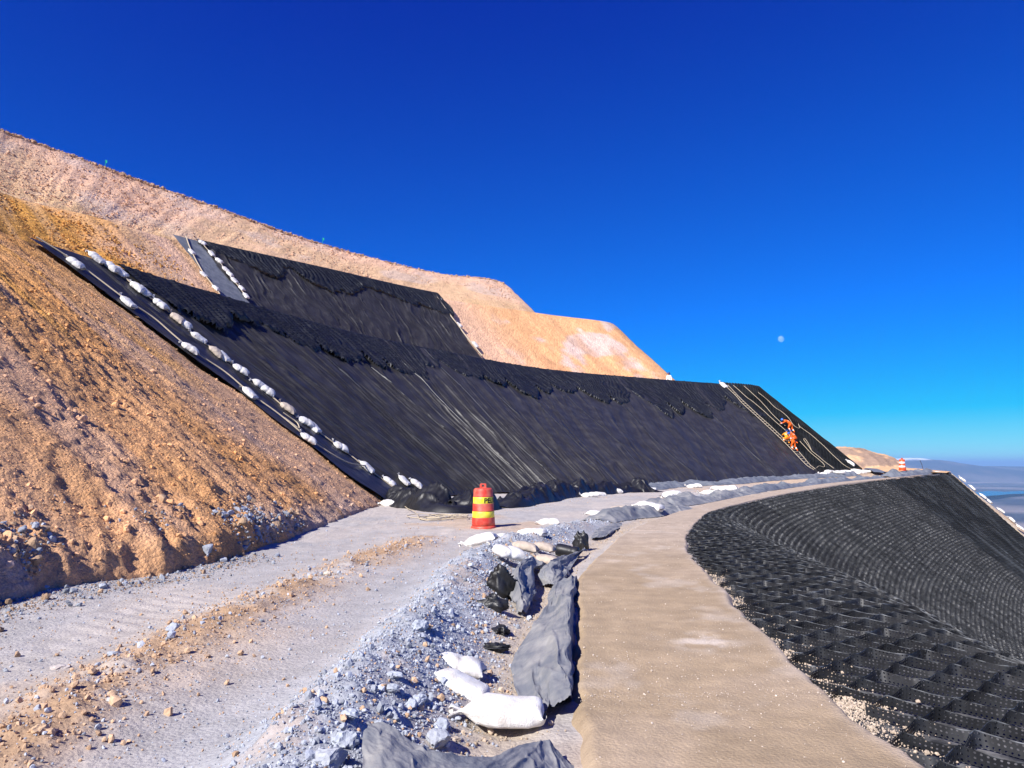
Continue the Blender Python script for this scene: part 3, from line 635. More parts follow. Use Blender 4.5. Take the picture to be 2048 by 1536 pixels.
# ------------------------------------------------------------------ geocell
def ribbon_strip(P, nrm, h0, h1, uvu, uvv=(0, 3)):
    """one standing strip along the points P (n,3)"""
    n = len(P)
    V = np.stack([P + nrm * np.asarray(h0)[..., None] if np.ndim(h0) else P + nrm * h0, P + nrm * (np.asarray(h1)[..., None] if np.ndim(h1) else h1)], 1).reshape(-1, 3)
    i = np.arange(n - 1) * 2
    F = np.stack([i, i + 2, i + 3, i + 1], -1)
    UV = np.stack([np.repeat(uvu, 2), np.tile(np.array(uvv, float), n)], -1)
    return V, F, UV
def hanging_cells(name, S, line, t0, t1, depth, label, off, pitch=.36, hgt=.12, seed=900):
    """geocell still folded like an accordion, hanging over a crest: ribbed columns with a beaded surface, cut off in lobes at depth(t)"""
    tt = arc_t(line, t0, t1, .065); u = arc_len(line, tt); dp = depth(tt, u)
    vv = np.arange(-.30, dp.max() + .10, .055)
    t, v = np.meshgrid(tt, vv, indexing='ij'); U = np.repeat(u[:, None], len(vv), 1); DP = np.repeat(dp[:, None], len(vv), 1)
    Lf = np.linalg.norm(crom(S.B, t) - crom(S.A, t), axis=-1)
    P = S(t, np.maximum(v, -.3) / Lf); nr = S.normal(t, np.clip(v / Lf, .01, 1))
    uw = U + .45 * v * vnoise(U * .22, v * .1, seed) + .22 * vnoise(U * .5, v * .9, seed + 1) + .06 * vnoise(U * 2.2, v * 2.2, seed + 2)
    ph = np.pi * uw / pitch; k = np.floor(uw / pitch)
    col_h = np.abs(np.sin(ph)) ** .75 * (.75 + .35 * vnoise(k * 3.1, v * .5, seed + 3))
    row = np.cos(2 * np.pi * (v + .05 * np.sin(ph * 2)) / (.19 + .03 * vnoise(k * 1.7, 0 * v, seed + 4)) + 2.1 * k)
    h = hgt * col_h + .038 * row * col_h + .02 * vnoise(U * 9, v * 9, seed + 5)
    edge = DP - v
    h = h * sstep(-.02, .16, edge) + .05 * np.exp(-((edge - .3) / .25) ** 2)
    h = h * sstep(-.34, -.05, v)
    fo = (off - .05) * sstep(-.05, .06, edge) + .05
    P = P + nr * (fo + h)[..., None]
    P = P + (S(t + .004, v / Lf) - S(t, v / Lf)) * (.6 * vnoise(U * 3, v * 3, seed + 6))[..., None]
    F = grid_faces(len(tt), len(vv)); ok = (v.ravel() < DP.ravel() + .03)[F].all(1); F = F[ok]
    me = mesh_np(name, P.reshape(-1, 3), F, None, None, True, M['cellfold'])
    return tag(link(name, me), label, 'geocell')
low = [S1.inv(*p) for p in ((250, 556), (330, 625), (432, 662), (470, 640), (520, 652), (580, 690), (670, 718), (720, 722), (775, 742), (845, 756), (885, 735), (925, 752), (975, 765), (1010, 772), (1070, 798), (1110, 782), (1170, 790), (1228, 812), (1280, 800), (1330, 832), (1375, 822), (1425, 836), (1455, 805), (1500, 830))]
lt_ = np.array([p[0] for p in low]); lv_ = np.array([p[1] * float(S1L(np.array(p[0]))) for p in low])
t_lad0, t_lad1 = S1.inv(1443, 774)[0], S1.inv(1600, 925)[0]
def depth1(t, u):
    L = np.interp(t, lt_, lv_) * (.66 + .42 * np.sqrt(np.abs(np.sin(u * 1.0 + 1.2 * vnoise(u * .3, 0 * u, 5))))) + .22 * vnoise(u * 2.5, 0 * u, 6) + .12 * vnoise(u * 6, 0 * u, 16)
    return np.maximum(L, .7)
hanging_cells('hanging_geocell', S1, CREST1, S1.inv(232, 540)[0], t_lad0 + .12, depth1, 'bunched black geocell hanging in lobes over the lower crest', .16)
lowu = [S2.inv(*p) for p in ((390, 500), (440, 520), (500, 545), (545, 560), (580, 545), (620, 575), (680, 592), (740, 585), (790, 600), (830, 618), (885, 632))]
lut = np.array([p[0] for p in lowu]); luv = np.array([p[1] * float(S2L(np.array(p[0]))) for p in lowu])
def depth2(t, u):
    L = np.interp(t, lut, luv) * (.75 + .36 * np.sqrt(np.abs(np.sin(u * .7 + 1.0 * vnoise(u * .3, 0 * u, 7))))) + .25 * vnoise(u * 2., 0 * u, 8) + .12 * vnoise(u * 6, 0 * u, 18)
    return np.maximum(L, .8)
hanging_cells('upper_hanging_geocell', S2, CREST2, uTL[0] + .02, uTR[0] + .05, depth2, 'bunched black geocell along the top of the upper liner', .44, .38, .12, seed=950)
# stretched geocell panel to the right of the rope ladder
def panel_cells(name, S, line, t0f, t1, h, pitch, hgt, off, label, seed):
    tt = arc_t(line, t0f(0.), t1, pitch / 2); u = arc_len(line, tt); Lf = np.linalg.norm(crom(S.B, tt) - crom(S.A, tt), axis=-1)
    sgn = np.where(np.arange(len(tt)) % 2 == 0, 1.0, -1.0)
    vals, fcs, uvs, o = [], [], [], 0
    for j in range(-2, int(Lf.max() / h)):
        v = j * h + sgn * (1 if j % 2 == 0 else -1) * h * .48
        r = np.flatnonzero((tt > t0f(max(j * h, 0) / 13.)) & (v < Lf * .985))
        if len(r) < 2: continue
        P = S(tt[r], v[r] / Lf[r]); nr = S.normal(tt[r], np.clip(v[r] / Lf[r], 0, 1))
        V, F, UV = ribbon_strip(P, nr, off, off + hgt + .02 * vnoise(u[r], v[r], seed), u[r] * 20)
        vals.append(V); fcs.append(F + o); uvs.append(UV); o += len(V)
    return tag(link(name, mesh_np(name, np.concatenate(vals), np.concatenate(fcs), None, np.concatenate(uvs), False, M['cellfar'])), label, 'geocell')
panel_cells('stretched_geocell', S1, CREST1, lambda s: lerp(t_lad0, t_lad1 + .05, s), 10.8, .21, .40, .12, .15, 'stretched black geocell panel under the workers beside the rope ladder', 970)

# the geocell mat on the shoulder and outer slope: one strip = one part
mat_root = empty('geocell_mat', tuple(BRINK[3])); tag(mat_root, 'wide perforated black geocell mat spread over the shoulder and outer slope', 'geocell')
tt = arc_t(BRINK, 1.55, 10.18, .205); UB = arc_len(BRINK, tt)
far_v, far_f, far_u, far_c, fo = [], [], [], [], 0
inv_root = Vector(mat_root.location)
dcam = np.hypot(*(crom(np.array(BRINK), tt)[:, :2].T))
near_ids = set(np.argsort(dcam)[:285].tolist()); fine_ids = set(np.argsort(dcam)[:140].tolist())
for j, t0 in enumerate(tt):
    _, wS, wD = outer(np.array([t0]), np.array([0.])); wS, wD = float(wS[0]), float(wD[0])
    near = j in near_ids
    du = .05 if j in fine_ids else (.10 if near else .20)
    vv = np.arange(np.ceil((-wS + (.24 if t0 < 3.6 else .10) + .12 * float(vnoise(t0 * 23, 0., 5))) / du) * du, min(wD, 13.2), du)
    ph = 2 * np.pi * vv / .40 + (np.pi if j % 2 else 0)
    amp = .5 * (1 if near else .95)
    zz = .5 * np.arcsin(np.clip(np.cos(ph), -1, 1)) * 2 / np.pi + .5 * np.cos(ph)
    dt = np.gradient(tt)[j]
    tw = t0 + dt * (amp * zz + .16 * vnoise(vv * 1.1, 0 * vv + j * .31, 21) + .4 * vnoise(vv * .25, 0 * vv + j * .03, 22))
    P, _, _ = outer(tw, vv)
    T = np.gradient(P, axis=0); up = np.array([0, 0, 1.0]); 
    P2, _, _ = outer(tw + .02, vv); side = P2 - P
    Pv, _, _ = outer(tw, vv + .05); dn = Pv - P
    nr = np.cross(dn, side); nr /= np.linalg.norm(nr, axis=-1)[:, None]; nr = np.where(nr[:, 2:3] < 0, -nr, nr)
    L = np.concatenate([[0], np.cumsum(np.linalg.norm(np.diff(P, axis=0), axis=1))])
    lean = (.028 * vnoise(vv * 2.2, 0 * vv + j * 1.7, 23))[:, None] * side / (np.linalg.norm(side, axis=-1)[:, None] + 1e-9)
    hh = .050 + .012 * np.abs(np.cos(ph)) ** 4 + .007 * vnoise(vv * 3, 0 * vv + j * .9, 24)
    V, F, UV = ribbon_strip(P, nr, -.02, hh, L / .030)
    V.reshape(-1, 2, 3)[:, 1] += lean
    if near:
        V = V - np.array(inv_root)
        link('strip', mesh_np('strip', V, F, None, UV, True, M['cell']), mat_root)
    else:
        far_v.append(V - np.array(inv_root)); far_f.append(F + fo); far_u.append(UV); fo += len(V)
        far_c.append(np.repeat(.55 * sstep(.2, .75, vnoise(UB[j] * .55 + .05 * vv, vv * .05, 61) * .5 + .8 * vnoise(UB[j] * 2.1, vv * .12, 62)) + .35 * sstep(.3, .8, vnoise(UB[j] * 3.1, vv * 1.1, 63)), 2))
fc = np.concatenate(far_c); o = link('strip_field', mesh_np('strip_field', np.concatenate(far_v), np.concatenate(far_f), np.stack([fc] * 3, -1), np.concatenate(far_u), False, M['cellstreak']), mat_root)
o['kind'] = 'stuff'

# ------------------------------------------------------------------ crumpled sheets along the foot of the liner and the path
def hb1(x, y): return float(hb(np.array([x]), np.array([y]))[0])
def gh(px, py, h=0.0):
    z = 0.0
    for _ in range(10):
        p = at_z(px, py, z); z = .5 * z + .5 * (float(zb(p[0], p[1])) + h)
    return at_z(px, py, z)
def ribbon(name, path, width, height, mat, seed, label, cat='sheet', nq=26, step=.05, peaks=.5, tw=1.0):
    P = dense([gb(*p) for p in path], step); n = len(P)
    T = np.gradient(P, axis=0); T[:, 2] = 0; T /= np.linalg.norm(T, axis=1)[:, None]
    S_ = np.stack([T[:, 1], -T[:, 0], 0 * T[:, 0]], -1)
    u = np.concatenate([[0], np.cumsum(np.linalg.norm(np.diff(P, axis=0), axis=1))])
    q = np.linspace(-1, 1, nq); uu, qq = np.meshgrid(u, q, indexing='ij')
    ends = sstep(0, .6, uu) * sstep(0, .6, u[-1] - uu)
    H = height * np.clip(.55 + peaks * fbm(uu * .8, qq * .6, 3, seed) * 1.6 + .2, .08, 2) * (1 - np.abs(qq) ** 2.2) * (.15 + .85 * ends)
    fold = ridged(uu * 2.2 + 1.2 * qq * tw + .5 * vnoise(uu, qq * 2, seed + 1), qq * 1.1, seed + 2, 4) * .30 * height + ridged(uu * 5 - 2.0 * qq, qq * 2.2, seed + 3, 3) * .14 * height
    H = H + fold * (1 - np.abs(qq) ** 4) * (.2 + .8 * ends)
    wob = .25 * vnoise(uu * .9, qq * .7, seed + 5) + .10 * vnoise(uu * 3.1, qq * 2, seed + 6)
    G = P[:, None] + S_[:, None] * ((qq + wob * .6) * width * .5)[..., None] + T[:, None] * (.12 * vnoise(uu * 2, qq * 2, seed + 7))[..., None]
    G[..., 2] = hb(G[..., 0], G[..., 1]) + .015 + H
    return tag(gridobj(name, G, mat), label, cat)
ribbon('crumpled_membrane', [(790, 1004), (840, 1015), (900, 1022), (945, 1018), (975, 1015)], 1.5, .62, M['blackplastic'], 1001, 'thick black crumpled membrane roll left of the striped drum', 'membrane', 34, .035)
ribbon('crumpled_membrane', [(985, 1014), (1020, 1012), (1050, 1006), (1100, 997), (1150, 991), (1200, 987), (1260, 983), (1310, 982)], 1.4, .58, M['blackplastic'], 1011, 'black crumpled membrane roll right of the striped drum at the liner foot', 'membrane', 34, .04)
ribbon('folded_sheet', [(1225, 984), (1290, 979), (1360, 972), (1420, 970), (1480, 966), (1560, 959), (1640, 955), (1712, 951)], 1.5, .26, M['greysheet'], 1021, 'long grey folded sheet along the far foot of the liner', 'sheet', 26, .08, .4)
ribbon('dusty_sheet', [(1190, 1050), (1240, 1040), (1300, 1031), (1370, 1019)], .9, .16, M['dustysheet'], 1031, 'dusty grey sheet with a dark open fold beside the bend of the path', 'sheet', 24, .04, .9)
ribbon('dusty_sheet', [(1290, 1022), (1340, 1012), (1390, 1005), (1440, 997), (1500, 988)], 1.2, .22, M['dustysheet'], 1041, 'grey peaked sheet heap in the middle of the far path edge', 'sheet', 26, .06, .9)
ribbon('dusty_sheet', [(1490, 985), (1560, 976), (1630, 968), (1700, 961), (1760, 956)], 1.2, .20, M['greysheet'], 1051, 'grey peaked sheet along the path edge below the white bag heap', 'sheet', 26, .08, .9)
ribbon('dusty_sheet', [(1770, 955), (1800, 953), (1830, 950), (1862, 948)], 1.4, .28, M['greysheet'], 1061, 'grey crumpled sheet at the far right end of the path', 'sheet', 26, .08, .9)
def patch(name, rows, mat, label, cat='sheet', nu=80, nv=80, seed=0, crum=.02, over=0.0):
    R_ = np.array([[gh(*c) for c in r] for r in rows]); n, m_ = R_.shape[:2]
    a = np.linspace(0, n - 1, nu); b = np.linspace(0, m_ - 1, nv)
    G1 = np.stack([crom(R_[:, j], a) for j in range(m_)], 1)
    G = np.stack([crom(G1[i], b) for i in range(nu)], 0)
    aa, bb = np.meshgrid(a, b, indexing='ij')
    G[..., 2] += crum * (fbm(aa * 1.6, bb * 1.6, 4, seed) * 1.2 + ridged(aa * 1.3 + bb * .5, bb * .9, seed + 3, 5) - .3)
    G[..., 2] += .28 * crum * (ridged(aa * 3.1 + bb * 1.7 + .6 * vnoise(aa * 2, bb * 2, seed + 8), bb * 2.3 - aa, seed + 6, 7) + .6 * ridged(aa * 6.5 - bb * 3, bb * 5 + aa, seed + 7, 6))
    G[..., 0] += crum * .6 * vnoise(aa * 3, bb * 3, seed + 4)
    G[..., 2] = np.maximum(G[..., 2], hb(G[..., 0], G[..., 1]) + .006 if over else G[..., 2])
    return tag(gridobj(name, G, mat), label, cat)
patch('ridge_sheet', [[(1070, 1440, -.02), (1100, 1418, .03), (1136, 1400, .08), (1146, 1404, -.02)], [(1025, 1345, -.02), (1085, 1325, .06), (1135, 1330, .13), (1147, 1340, -.02)],
      [(1040, 1290, -.02), (1098, 1262, .07), (1138, 1255, .15), (1149, 1272, -.02)], [(1085, 1225, -.02), (1115, 1205, .06), (1142, 1190, .13), (1152, 1204, -.02)],
      [(1100, 1175, -.02), (1125, 1160, .05), (1147, 1152, .12), (1156, 1163, -.02)]], M['dustysheet'], 'dusty grey sheet ridge standing along the left edge of the tan path', seed=1101, crum=.035, nu=110)
patch('corner_flap', [[(735, 1438, .40), (795, 1462, .36), (860, 1496, .30), (935, 1512, .24), (1000, 1506, .20), (1060, 1482, .14), (1100, 1486, .08), (1150, 1530, .02)],
      [(725, 1490, .36), (790, 1515, .34), (860, 1540, .28), (935, 1560, .24), (1000, 1548, .2), (1065, 1530, .14), (1110, 1540, .08), (1160, 1580, .02)],
      [(715, 1600, .30), (790, 1620, .3), (860, 1640, .26), (940, 1650, .24), (1005, 1640, .2), (1070, 1640, .14), (1120, 1640, .08), (1170, 1650, .02)]],
      M['dustysheet'], 'grey geotextile flap folded over the gravel in the bottom foreground', seed=1111, crum=.016, nv=140)
patch('small_flap', [[(1030, 1222, .0), (1050, 1220, .05), (1066, 1208, .0)], [(1022, 1180, .10), (1045, 1175, .17), (1075, 1180, .02)], [(1024, 1140, .16), (1045, 1130, .22), (1072, 1140, .05)], [(1050, 1128, .05), (1075, 1122, .1), (1105, 1135, .0)]],
      M['dustysheet'], 'small wavy grey sheet scrap beyond the black plastic bunch', seed=1121, crum=.05)
patch('small_flap', [[(1085, 1165, .0), (1110, 1168, .03), (1135, 1160, .0)], [(1075, 1148, .06), (1105, 1140, .13), (1140, 1142, .02)], [(1090, 1132, .04), (1115, 1124, .1), (1145, 1125, .02)], [(1140, 1110, 0), (1160, 1105, .05), (1180, 1098, .0)]],
      M['dustysheet'], 'grey hummocked sheet scrap at the head of the sheet ridge', seed=1131, crum=.05)
patch('small_flap', [[(1180, 1078, .0), (1200, 1075, .02), (1222, 1068, .0)], [(1188, 1062, .03), (1210, 1058, .06), (1240, 1056, .0)], [(1195, 1048, .06), (1225, 1046, .08), (1262, 1046, .0)]],
      M['dustysheet'], 'flat dusty sheet scrap left of the path where it bends', seed=1141, crum=.03)
def bunch(name, px, py, size, mat, label, seed, cat='plastic', sc=(1, 1, 1), rz=0.0):
    a, b = np.meshgrid(np.linspace(.02, np.pi - .02, 30), np.linspace(0, 2 * np.pi, 40, endpoint=False), indexing='ij')
    d = np.stack([np.sin(a) * np.cos(b), np.sin(a) * np.sin(b), np.cos(a)], -1)
    r = .6 + .45 * ridged(d[..., 0] * 1.6 + seed, d[..., 1] * 1.6 + d[..., 2] * .7, seed, 2) + .25 * ridged(d[..., 2] * 2.1 + d[..., 0], d[..., 1] * 2.1, seed + 1, 4)
    V = d * r[..., None] * size * np.array(sc); p = gb(px, py); z = hb1(p[0], p[1])
    V[..., 2] = np.maximum(V[..., 2] + size * .45 * sc[2], -.04)
    c, s_ = math.cos(rz), math.sin(rz); V[..., :2] = V[..., :2] @ np.array([[c, s_], [-s_, c]])
    o = link(name, mesh_np(name, V.reshape(-1, 3), grid_faces(30, 40, True), mat=mat), None, (p[0], p[1], z)); return tag(o, label, cat)
bunch('plastic_bunch', 1003, 1200, .19, M['blackplastic'], 'largest glossy black plastic bunch on the gravel ridge', 1201, sc=(.85, .6, 1.2))
bunch('plastic_bunch', 985, 1232, .12, M['blackplastic'], 'black plastic lump just left below the largest bunch', 1202, sc=(1.2, .8, .8))
bunch('plastic_bunch', 1003, 1262, .11, M['blackplastic'], 'half buried black plastic scrap on the gravel below the bunch', 1203, sc=(.7, 1.3, .5))
bunch('plastic_bunch', 1162, 1094, .17, M['blackplastic'], 'spiky black plastic bunch left of the bend in the path', 1204, sc=(.8, .6, 1.3))
bunch('plastic_bunch', 985, 1295, .10, M['blackplastic'], 'torn black plastic strip lying flat in the rubble', 1205, sc=(1.6, .7, .35))
# small black roll
p = gb(1135, 1108); z = hb1(p[0], p[1]); L, rr = .40, .105
prof = np.array([[0, 0], [0, .6], [.03, .9], [.08, 1], [.3, 1.02], [.6, .97], [.68, .88], [.72, .97], [.94, 1], [.98, .85], [1, .5], [1, 0]])
a = np.linspace(0, 2 * np.pi, 24, endpoint=False)
V = np.stack([np.repeat((prof[:, 0] - .5)[:, None] * L, 24, 1), prof[:, 1:2] * rr * np.cos(a) * (1 + .05 * np.sin(3 * a)), prof[:, 1:2] * rr * np.sin(a)], -1)
o = link('fabric_roll', mesh_np('fabric_roll', V.reshape(-1, 3), grid_faces(len(prof), 24, True), mat=M['blackplastic']), None, (p[0], p[1], z + rr * .85)); o.rotation_euler = (0, R(8), R(-25))
tag(o, 'short rounded black fabric roll lying beside the path bend', 'roll')

# ------------------------------------------------------------------ sandbags
def bag_mesh(seed, mat, pinch=0.0):
    n, k = 34, 30
    x = np.linspace(-1, 1, n); a = np.linspace(0, 2 * np.pi, k, endpoint=False)
    xx, aa = np.meshgrid(x, a, indexing='ij')
    body = np.interp(xx, [-1, -.94, -.86, -.7, -.4, 0, .5, .8, .93, 1], [.10, .16, .34, .66, .92, 1.0, .98, .90, .70, .06])
    wid = np.interp(xx, [-1, -.94, -.86, -.7, -.4, 0, .5, .8, .96, 1], [.10, .16, .34, .68, .93, 1.0, 1.0, .98, .95, .93])
    pin = 1 - pinch * np.exp(-((xx - .12 * math.sin(seed)) / .13) ** 2); body = body * pin; wid = wid * (1 - .55 * (1 - pin)) * np.interp(xx, [-1, .2, .85, 1], [1, 1, .96, 1.06])
    ca, sa = np.cos(aa), np.sin(aa)
    e = .78
    Y = np.sign(ca) * np.abs(ca) ** e * wid * .20; Z = np.sign(sa) * np.abs(sa) ** e * body * .115
    nz = fbm(xx * 1.7 + seed + .9 * np.cos(aa), .9 * np.sin(aa) + seed, 4, seed) * .04 + ridged(xx * 1.2 + 2.2 * np.cos(aa), 2.2 * np.sin(aa) + seed, seed + 2, 5) * .045 *  np.interp(xx, [-1, -.5, 0, 1], [1.2, 1, .2, .3])
    s = 1 + nz * 4
    X = xx * .32 + .02 * np.cos(aa * 2 + seed)
    V = np.stack([X, Y * s, Z * s], -1)
    V[..., 2] += .03 * np.sin(xx * 2.2 + seed) * (1 + xx) * .5; V[..., 2] = np.where(V[..., 2] < -.075, -.075 + .25 * (V[..., 2] + .075), V[..., 2]) + .08
    return mesh_np('sandbag_sack', V.reshape(-1, 3), grid_faces(n, k, True), mat=mat)
def neck_mesh(seed, mat):
    n, k = 9, 28; q = np.linspace(0, 1, n); a = np.linspace(0, 2 * np.pi, k, endpoint=False); qq, aa = np.meshgrid(q, a, indexing='ij')
    r = np.interp(qq, [0, .15, .3, .7, 1], [.02, .014, .018, .03, .042]) * (1 + .45 * qq * np.sin(aa * 5 + seed) + .2 * qq * np.sin(aa * 9 + 2 * seed))
    L = .10
    V = np.stack([-.295 - L * qq * (1 + .25 * np.sin(aa * 3 + seed) * qq), r * np.cos(aa) * 1.2, .085 + .07 * qq * math.sin(seed) + r * np.sin(aa)], -1)
    return mesh_np('sandbag_neck', V.reshape(-1, 3), grid_faces(n, k, True), mat=mat)
BAGM = [bag_mesh(i * 3 + 1, M['bag'], (.14, 0, .08, 0, .16, .03)[i]) for i in range(6)]; NECKM = [neck_mesh(i * 2.3 + 1, M['bag']) for i in range(6)]
BAGT = [bag_mesh(i * 5 + 2, M['bagtan']) for i in range(2)]; NECKT = [neck_mesh(i * 1.7 + 2, M['bagtan']) for i in range(2)]
ORD = ['first', 'second', 'third', 'fourth', 'fifth', 'sixth', 'seventh', 'eighth', 'ninth', 'tenth', 'eleventh', 'twelfth', 'thirteenth', 'fourteenth', 'fifteenth', 'sixteenth', 'seventeenth', 'eighteenth', 'nineteenth', 'twentieth']
bag_no = [0]
def place_bag(pos, nrm, along, size, label, group=None, tan=False, yaw=0.0):
    i = bag_no[0]; bag_no[0] += 1
    nrm = Vector(nrm).normalized(); al = Vector(along); al = (al - nrm * al.dot(nrm)).normalized()
    q = Matrix.Rotation(yaw, 3, nrm); al = q @ al; sd = nrm.cross(al)
    Mx = Matrix((al, sd, nrm)).transposed().to_4x4(); Mx.translation = Vector(pos)
    B_, N_ = (BAGT, NECKT) if tan else (BAGM, NECKM)
    o = link('sandbag', B_[1 if 'foreground' in label else i % len(B_)]); o.matrix_world = Mx @ Matrix.Diagonal((size, size, size * .95, 1))
    tag(o, label, 'sandbag', group)
    k = link('tied_neck', N_[(i * 5 + 1) % len(N_)], o)
    return o
def bag_slope(S, px, py, size, label, group, off, yaw=None, tan=False):
    t, s = S.inv(px, py); s = min(max(s, 0.0), .99)
    P = S(np.array([t]), np.array([s]))[0]; n = S.normal(np.array([t]), np.array([s]))[0]
    fall = S(np.array([t]), np.array([min(s + .02, 1.0)]))[0] - S(np.array([t]), np.array([s - .02]))[0]
    return place_bag(P + n * off, n, fall, size, label, group, tan, random.uniform(-.35, .35) if yaw is None else yaw)
def bag_ground(px, py, size, label, yaw, group=None, tan=False, dz=0.0, tilt=(0, 0)):
    p = gb(px, py)
    for _ in range(3):
        z = hb1(p[0], p[1]); p = at_z(px, py, z)
    e = .12; n = (-(hb1(p[0] + e, p[1]) - hb1(p[0] - e, p[1])) / (2 * e) * .6 + tilt[0], -(hb1(p[0], p[1] + e) - hb1(p[0], p[1] - e)) / (2 * e) * .6 + tilt[1], 1)
    return place_bag((p[0], p[1], z - .01 + dz), n, (1, 0, 0), size, label, group, tan, yaw)
for i, (x, y) in enumerate(((140, 538), (246, 616), (370, 709), (489, 797), (607, 889))):
    bag_slope(S1, x, y, 1.05, f'{ORD[i]} white sandbag from the top of the outer roped line beside the ochre slope', 'sandbags on the outer edge rope', .20)
rowb = [(172, 517), (214, 545), (230, 553), (266, 586), (276, 591), (311, 619), (346, 648), (358, 657), (388, 686), (424, 715), (436, 722), (472, 750), (511, 780), (525, 791), (566, 827), (603, 855), (618, 864), (672, 904), (725, 944)]
for i, (x, y) in enumerate(rowb):
    bag_slope(S1, x, y, 1.08, f'{ORD[i]} white sandbag from the top of the inner roped row on the lower liner', 'sandbags on the inner edge rope', .20, tan=(i in (6, 9, 14)))
for x, y, l in ((772, 972, 'white sandbag leaning at the foot of the inner roped row'), (801, 968, 'white sandbag behind the black membrane roll end'), (826, 975, 'small white sandbag with raised neck behind the membrane roll')):
    bag_slope(S1, x, y, .95, l, 'sandbags at the foot of the edge rows', .16)
bag_ground(780, 1012, 1.25, 'big white sandbag on the ochre soil at the bottom of the outer rope', -.3)
for i, (x, y) in enumerate(((398, 497), (416, 518), (431, 533), (444, 550), (452, 560), (461, 572), (475, 588), (484, 603))):
    bag_slope(S2, x, y, 1.0, f'{ORD[i]} white sandbag from the top along the seam of the grey strip and upper liner', 'sandbags on the upper seam', .50)
for i, (x, y) in enumerate(((376, 515), (399, 560), (423, 588))):
    bag_slope(S2, x, y, 1.0, f'{ORD[i]} small white sandbag from the top on the far left rope of the grey strip', 'sandbags on the grey strip rope', .46)
for i, (x, y) in enumerate(((878, 605), (914, 655), (947, 694))):
    bag_slope(S2, x, y, 1.25, f'{ORD[i]} white sandbag from the top on orange rock at the upper liner right edge', 'sandbags right of the upper liner', .25)
bag_slope(S2, 869, 591, .8, 'small white sandbag at the top right corner of the upper liner', 'sandbags right of the upper liner', .25)
bag_slope(S1, 1444, 775, 1.5, 'white sandbag holding the top of the rope ladder on the crest', None, .2)
bag_ground(962, 1098, .95, 'plump white sandbag nearest in front of the striped drum', -.25, dz=.08)
bag_ground(996, 1086, .8, 'white sandbag with upright neck touching the right side of the striped drum', 2.3, dz=.03)
bag_ground(1012, 1116, .78, 'white sandbag with raised neck right of the plump one, lower', .3, dz=.03)
bag_ground(1062, 1073, .9, 'flat white sandbag on the gravel in the drum shadow line', -.35)
bag_ground(1097, 1049, .85, 'smooth half buried white sandbag beyond the drum shadow tip', -.1)
bag_ground(1048, 1099, .62, 'dusty tan sandbag between white bags right of the drum', -.3, tan=True)
bag_ground(1085, 1098, .62, 'dusty tan sandbag with torn edge on the gravel near the drum', -.4, tan=True)
bag_ground(1092, 1122, .68, 'grey dusty sandbag half buried near the black roll', -.5, tan=True, dz=-.03)
bag_ground(915, 1333, .56, 'farther dusty white sandbag of the pair sunk in the rubble', -.12, dz=-.02)
bag_ground(914, 1372, .62, 'nearer muddy white sandbag of the pair sunk in the rubble', -.2, dz=-.02)
bag_ground(1003, 1462, .76, 'large clean white sandbag lying in the foreground on the grey flap', .08, dz=.07)
ft = [(945, 998, 'white sandbag peeping out left of the drum top'), (1057, 983, 'pale tan sandbag lying on top of the black membrane roll'), (1082, 1002, 'white sandbag in front of the black membrane roll'), (1178, 994, 'white sandbag at the front of the membrane roll past its knot'),
      (1196, 992, 'thin white sack lying flat before the membrane roll'), (1226, 987, 'tiny white sandbag in the shade of the membrane roll end'), (1297, 982, 'white sandbag under the grey folded sheet start'), (1341, 1001, 'white sandbag with pointed neck behind the peaked sheet'),
      (1296, 1028, 'round white sandbag on the dusty sheet by the path bend'), (1388, 976, 'white sandbag with thin neck on the orange bench soil'), (1435, 980, 'flat white sandbag left of the grey sheet peak'), (1457, 986, 'white sandbag leaning on the grey sheet peak'), (1418, 989, 'dusty white sandbag at the left of the sheet peak')]
for i, (x, y, l) in enumerate(ft): bag_ground(x, y, 1.15 + .2 * (x > 1200), l, random.uniform(-.6, .6), 'sandbags along the far sheets', tan=(i == 1), dz=.45 if i == 1 else (.12 if i in (7, 8, 11) else 0))
bag_ground(1238, 1026, 1.1, 'tan open sack with frayed top on the gravel ridge far end', .4, tan=True, dz=.02)
bag_ground(1190, 1030, .9, 'white torn sack stretched flat on the far gravel', .1, dz=-.02)
for i, x in enumerate((1648, 1658, 1668, 1677, 1686, 1694, 1702, 1711, 1720, 1730)):
    bag_ground(x, 952 - (x - 1648) * .045 - (2.2 if i % 3 == 1 else 0), 1.45, f'{ORD[i]} white sandbag from the left in the heap under the far liner corner', random.uniform(-1.2, 1.2), 'heap of sandbags at the far liner corner', dz=.10 * (i % 2) + .05)
bag_slope(S1, 1697, 931, 1.3, 'white sandbag leaning at the far corner of the geocell panel', None, .2)
bag_ground(1876, 948, 1.3, 'white sandbag at the far right end of the path', .2)
for i, (x, y) in enumerate(((1924, 958), (1944, 975), (1965, 992), (1976, 1003), (1998, 1024), (2020, 1042), (2036, 1058))):
    bag_slope(S0, x, y, .95, f'{ORD[i]} white sandbag from the top on the right hand edge of the outer slope', 'sandbags on the outer slope edge', .12)

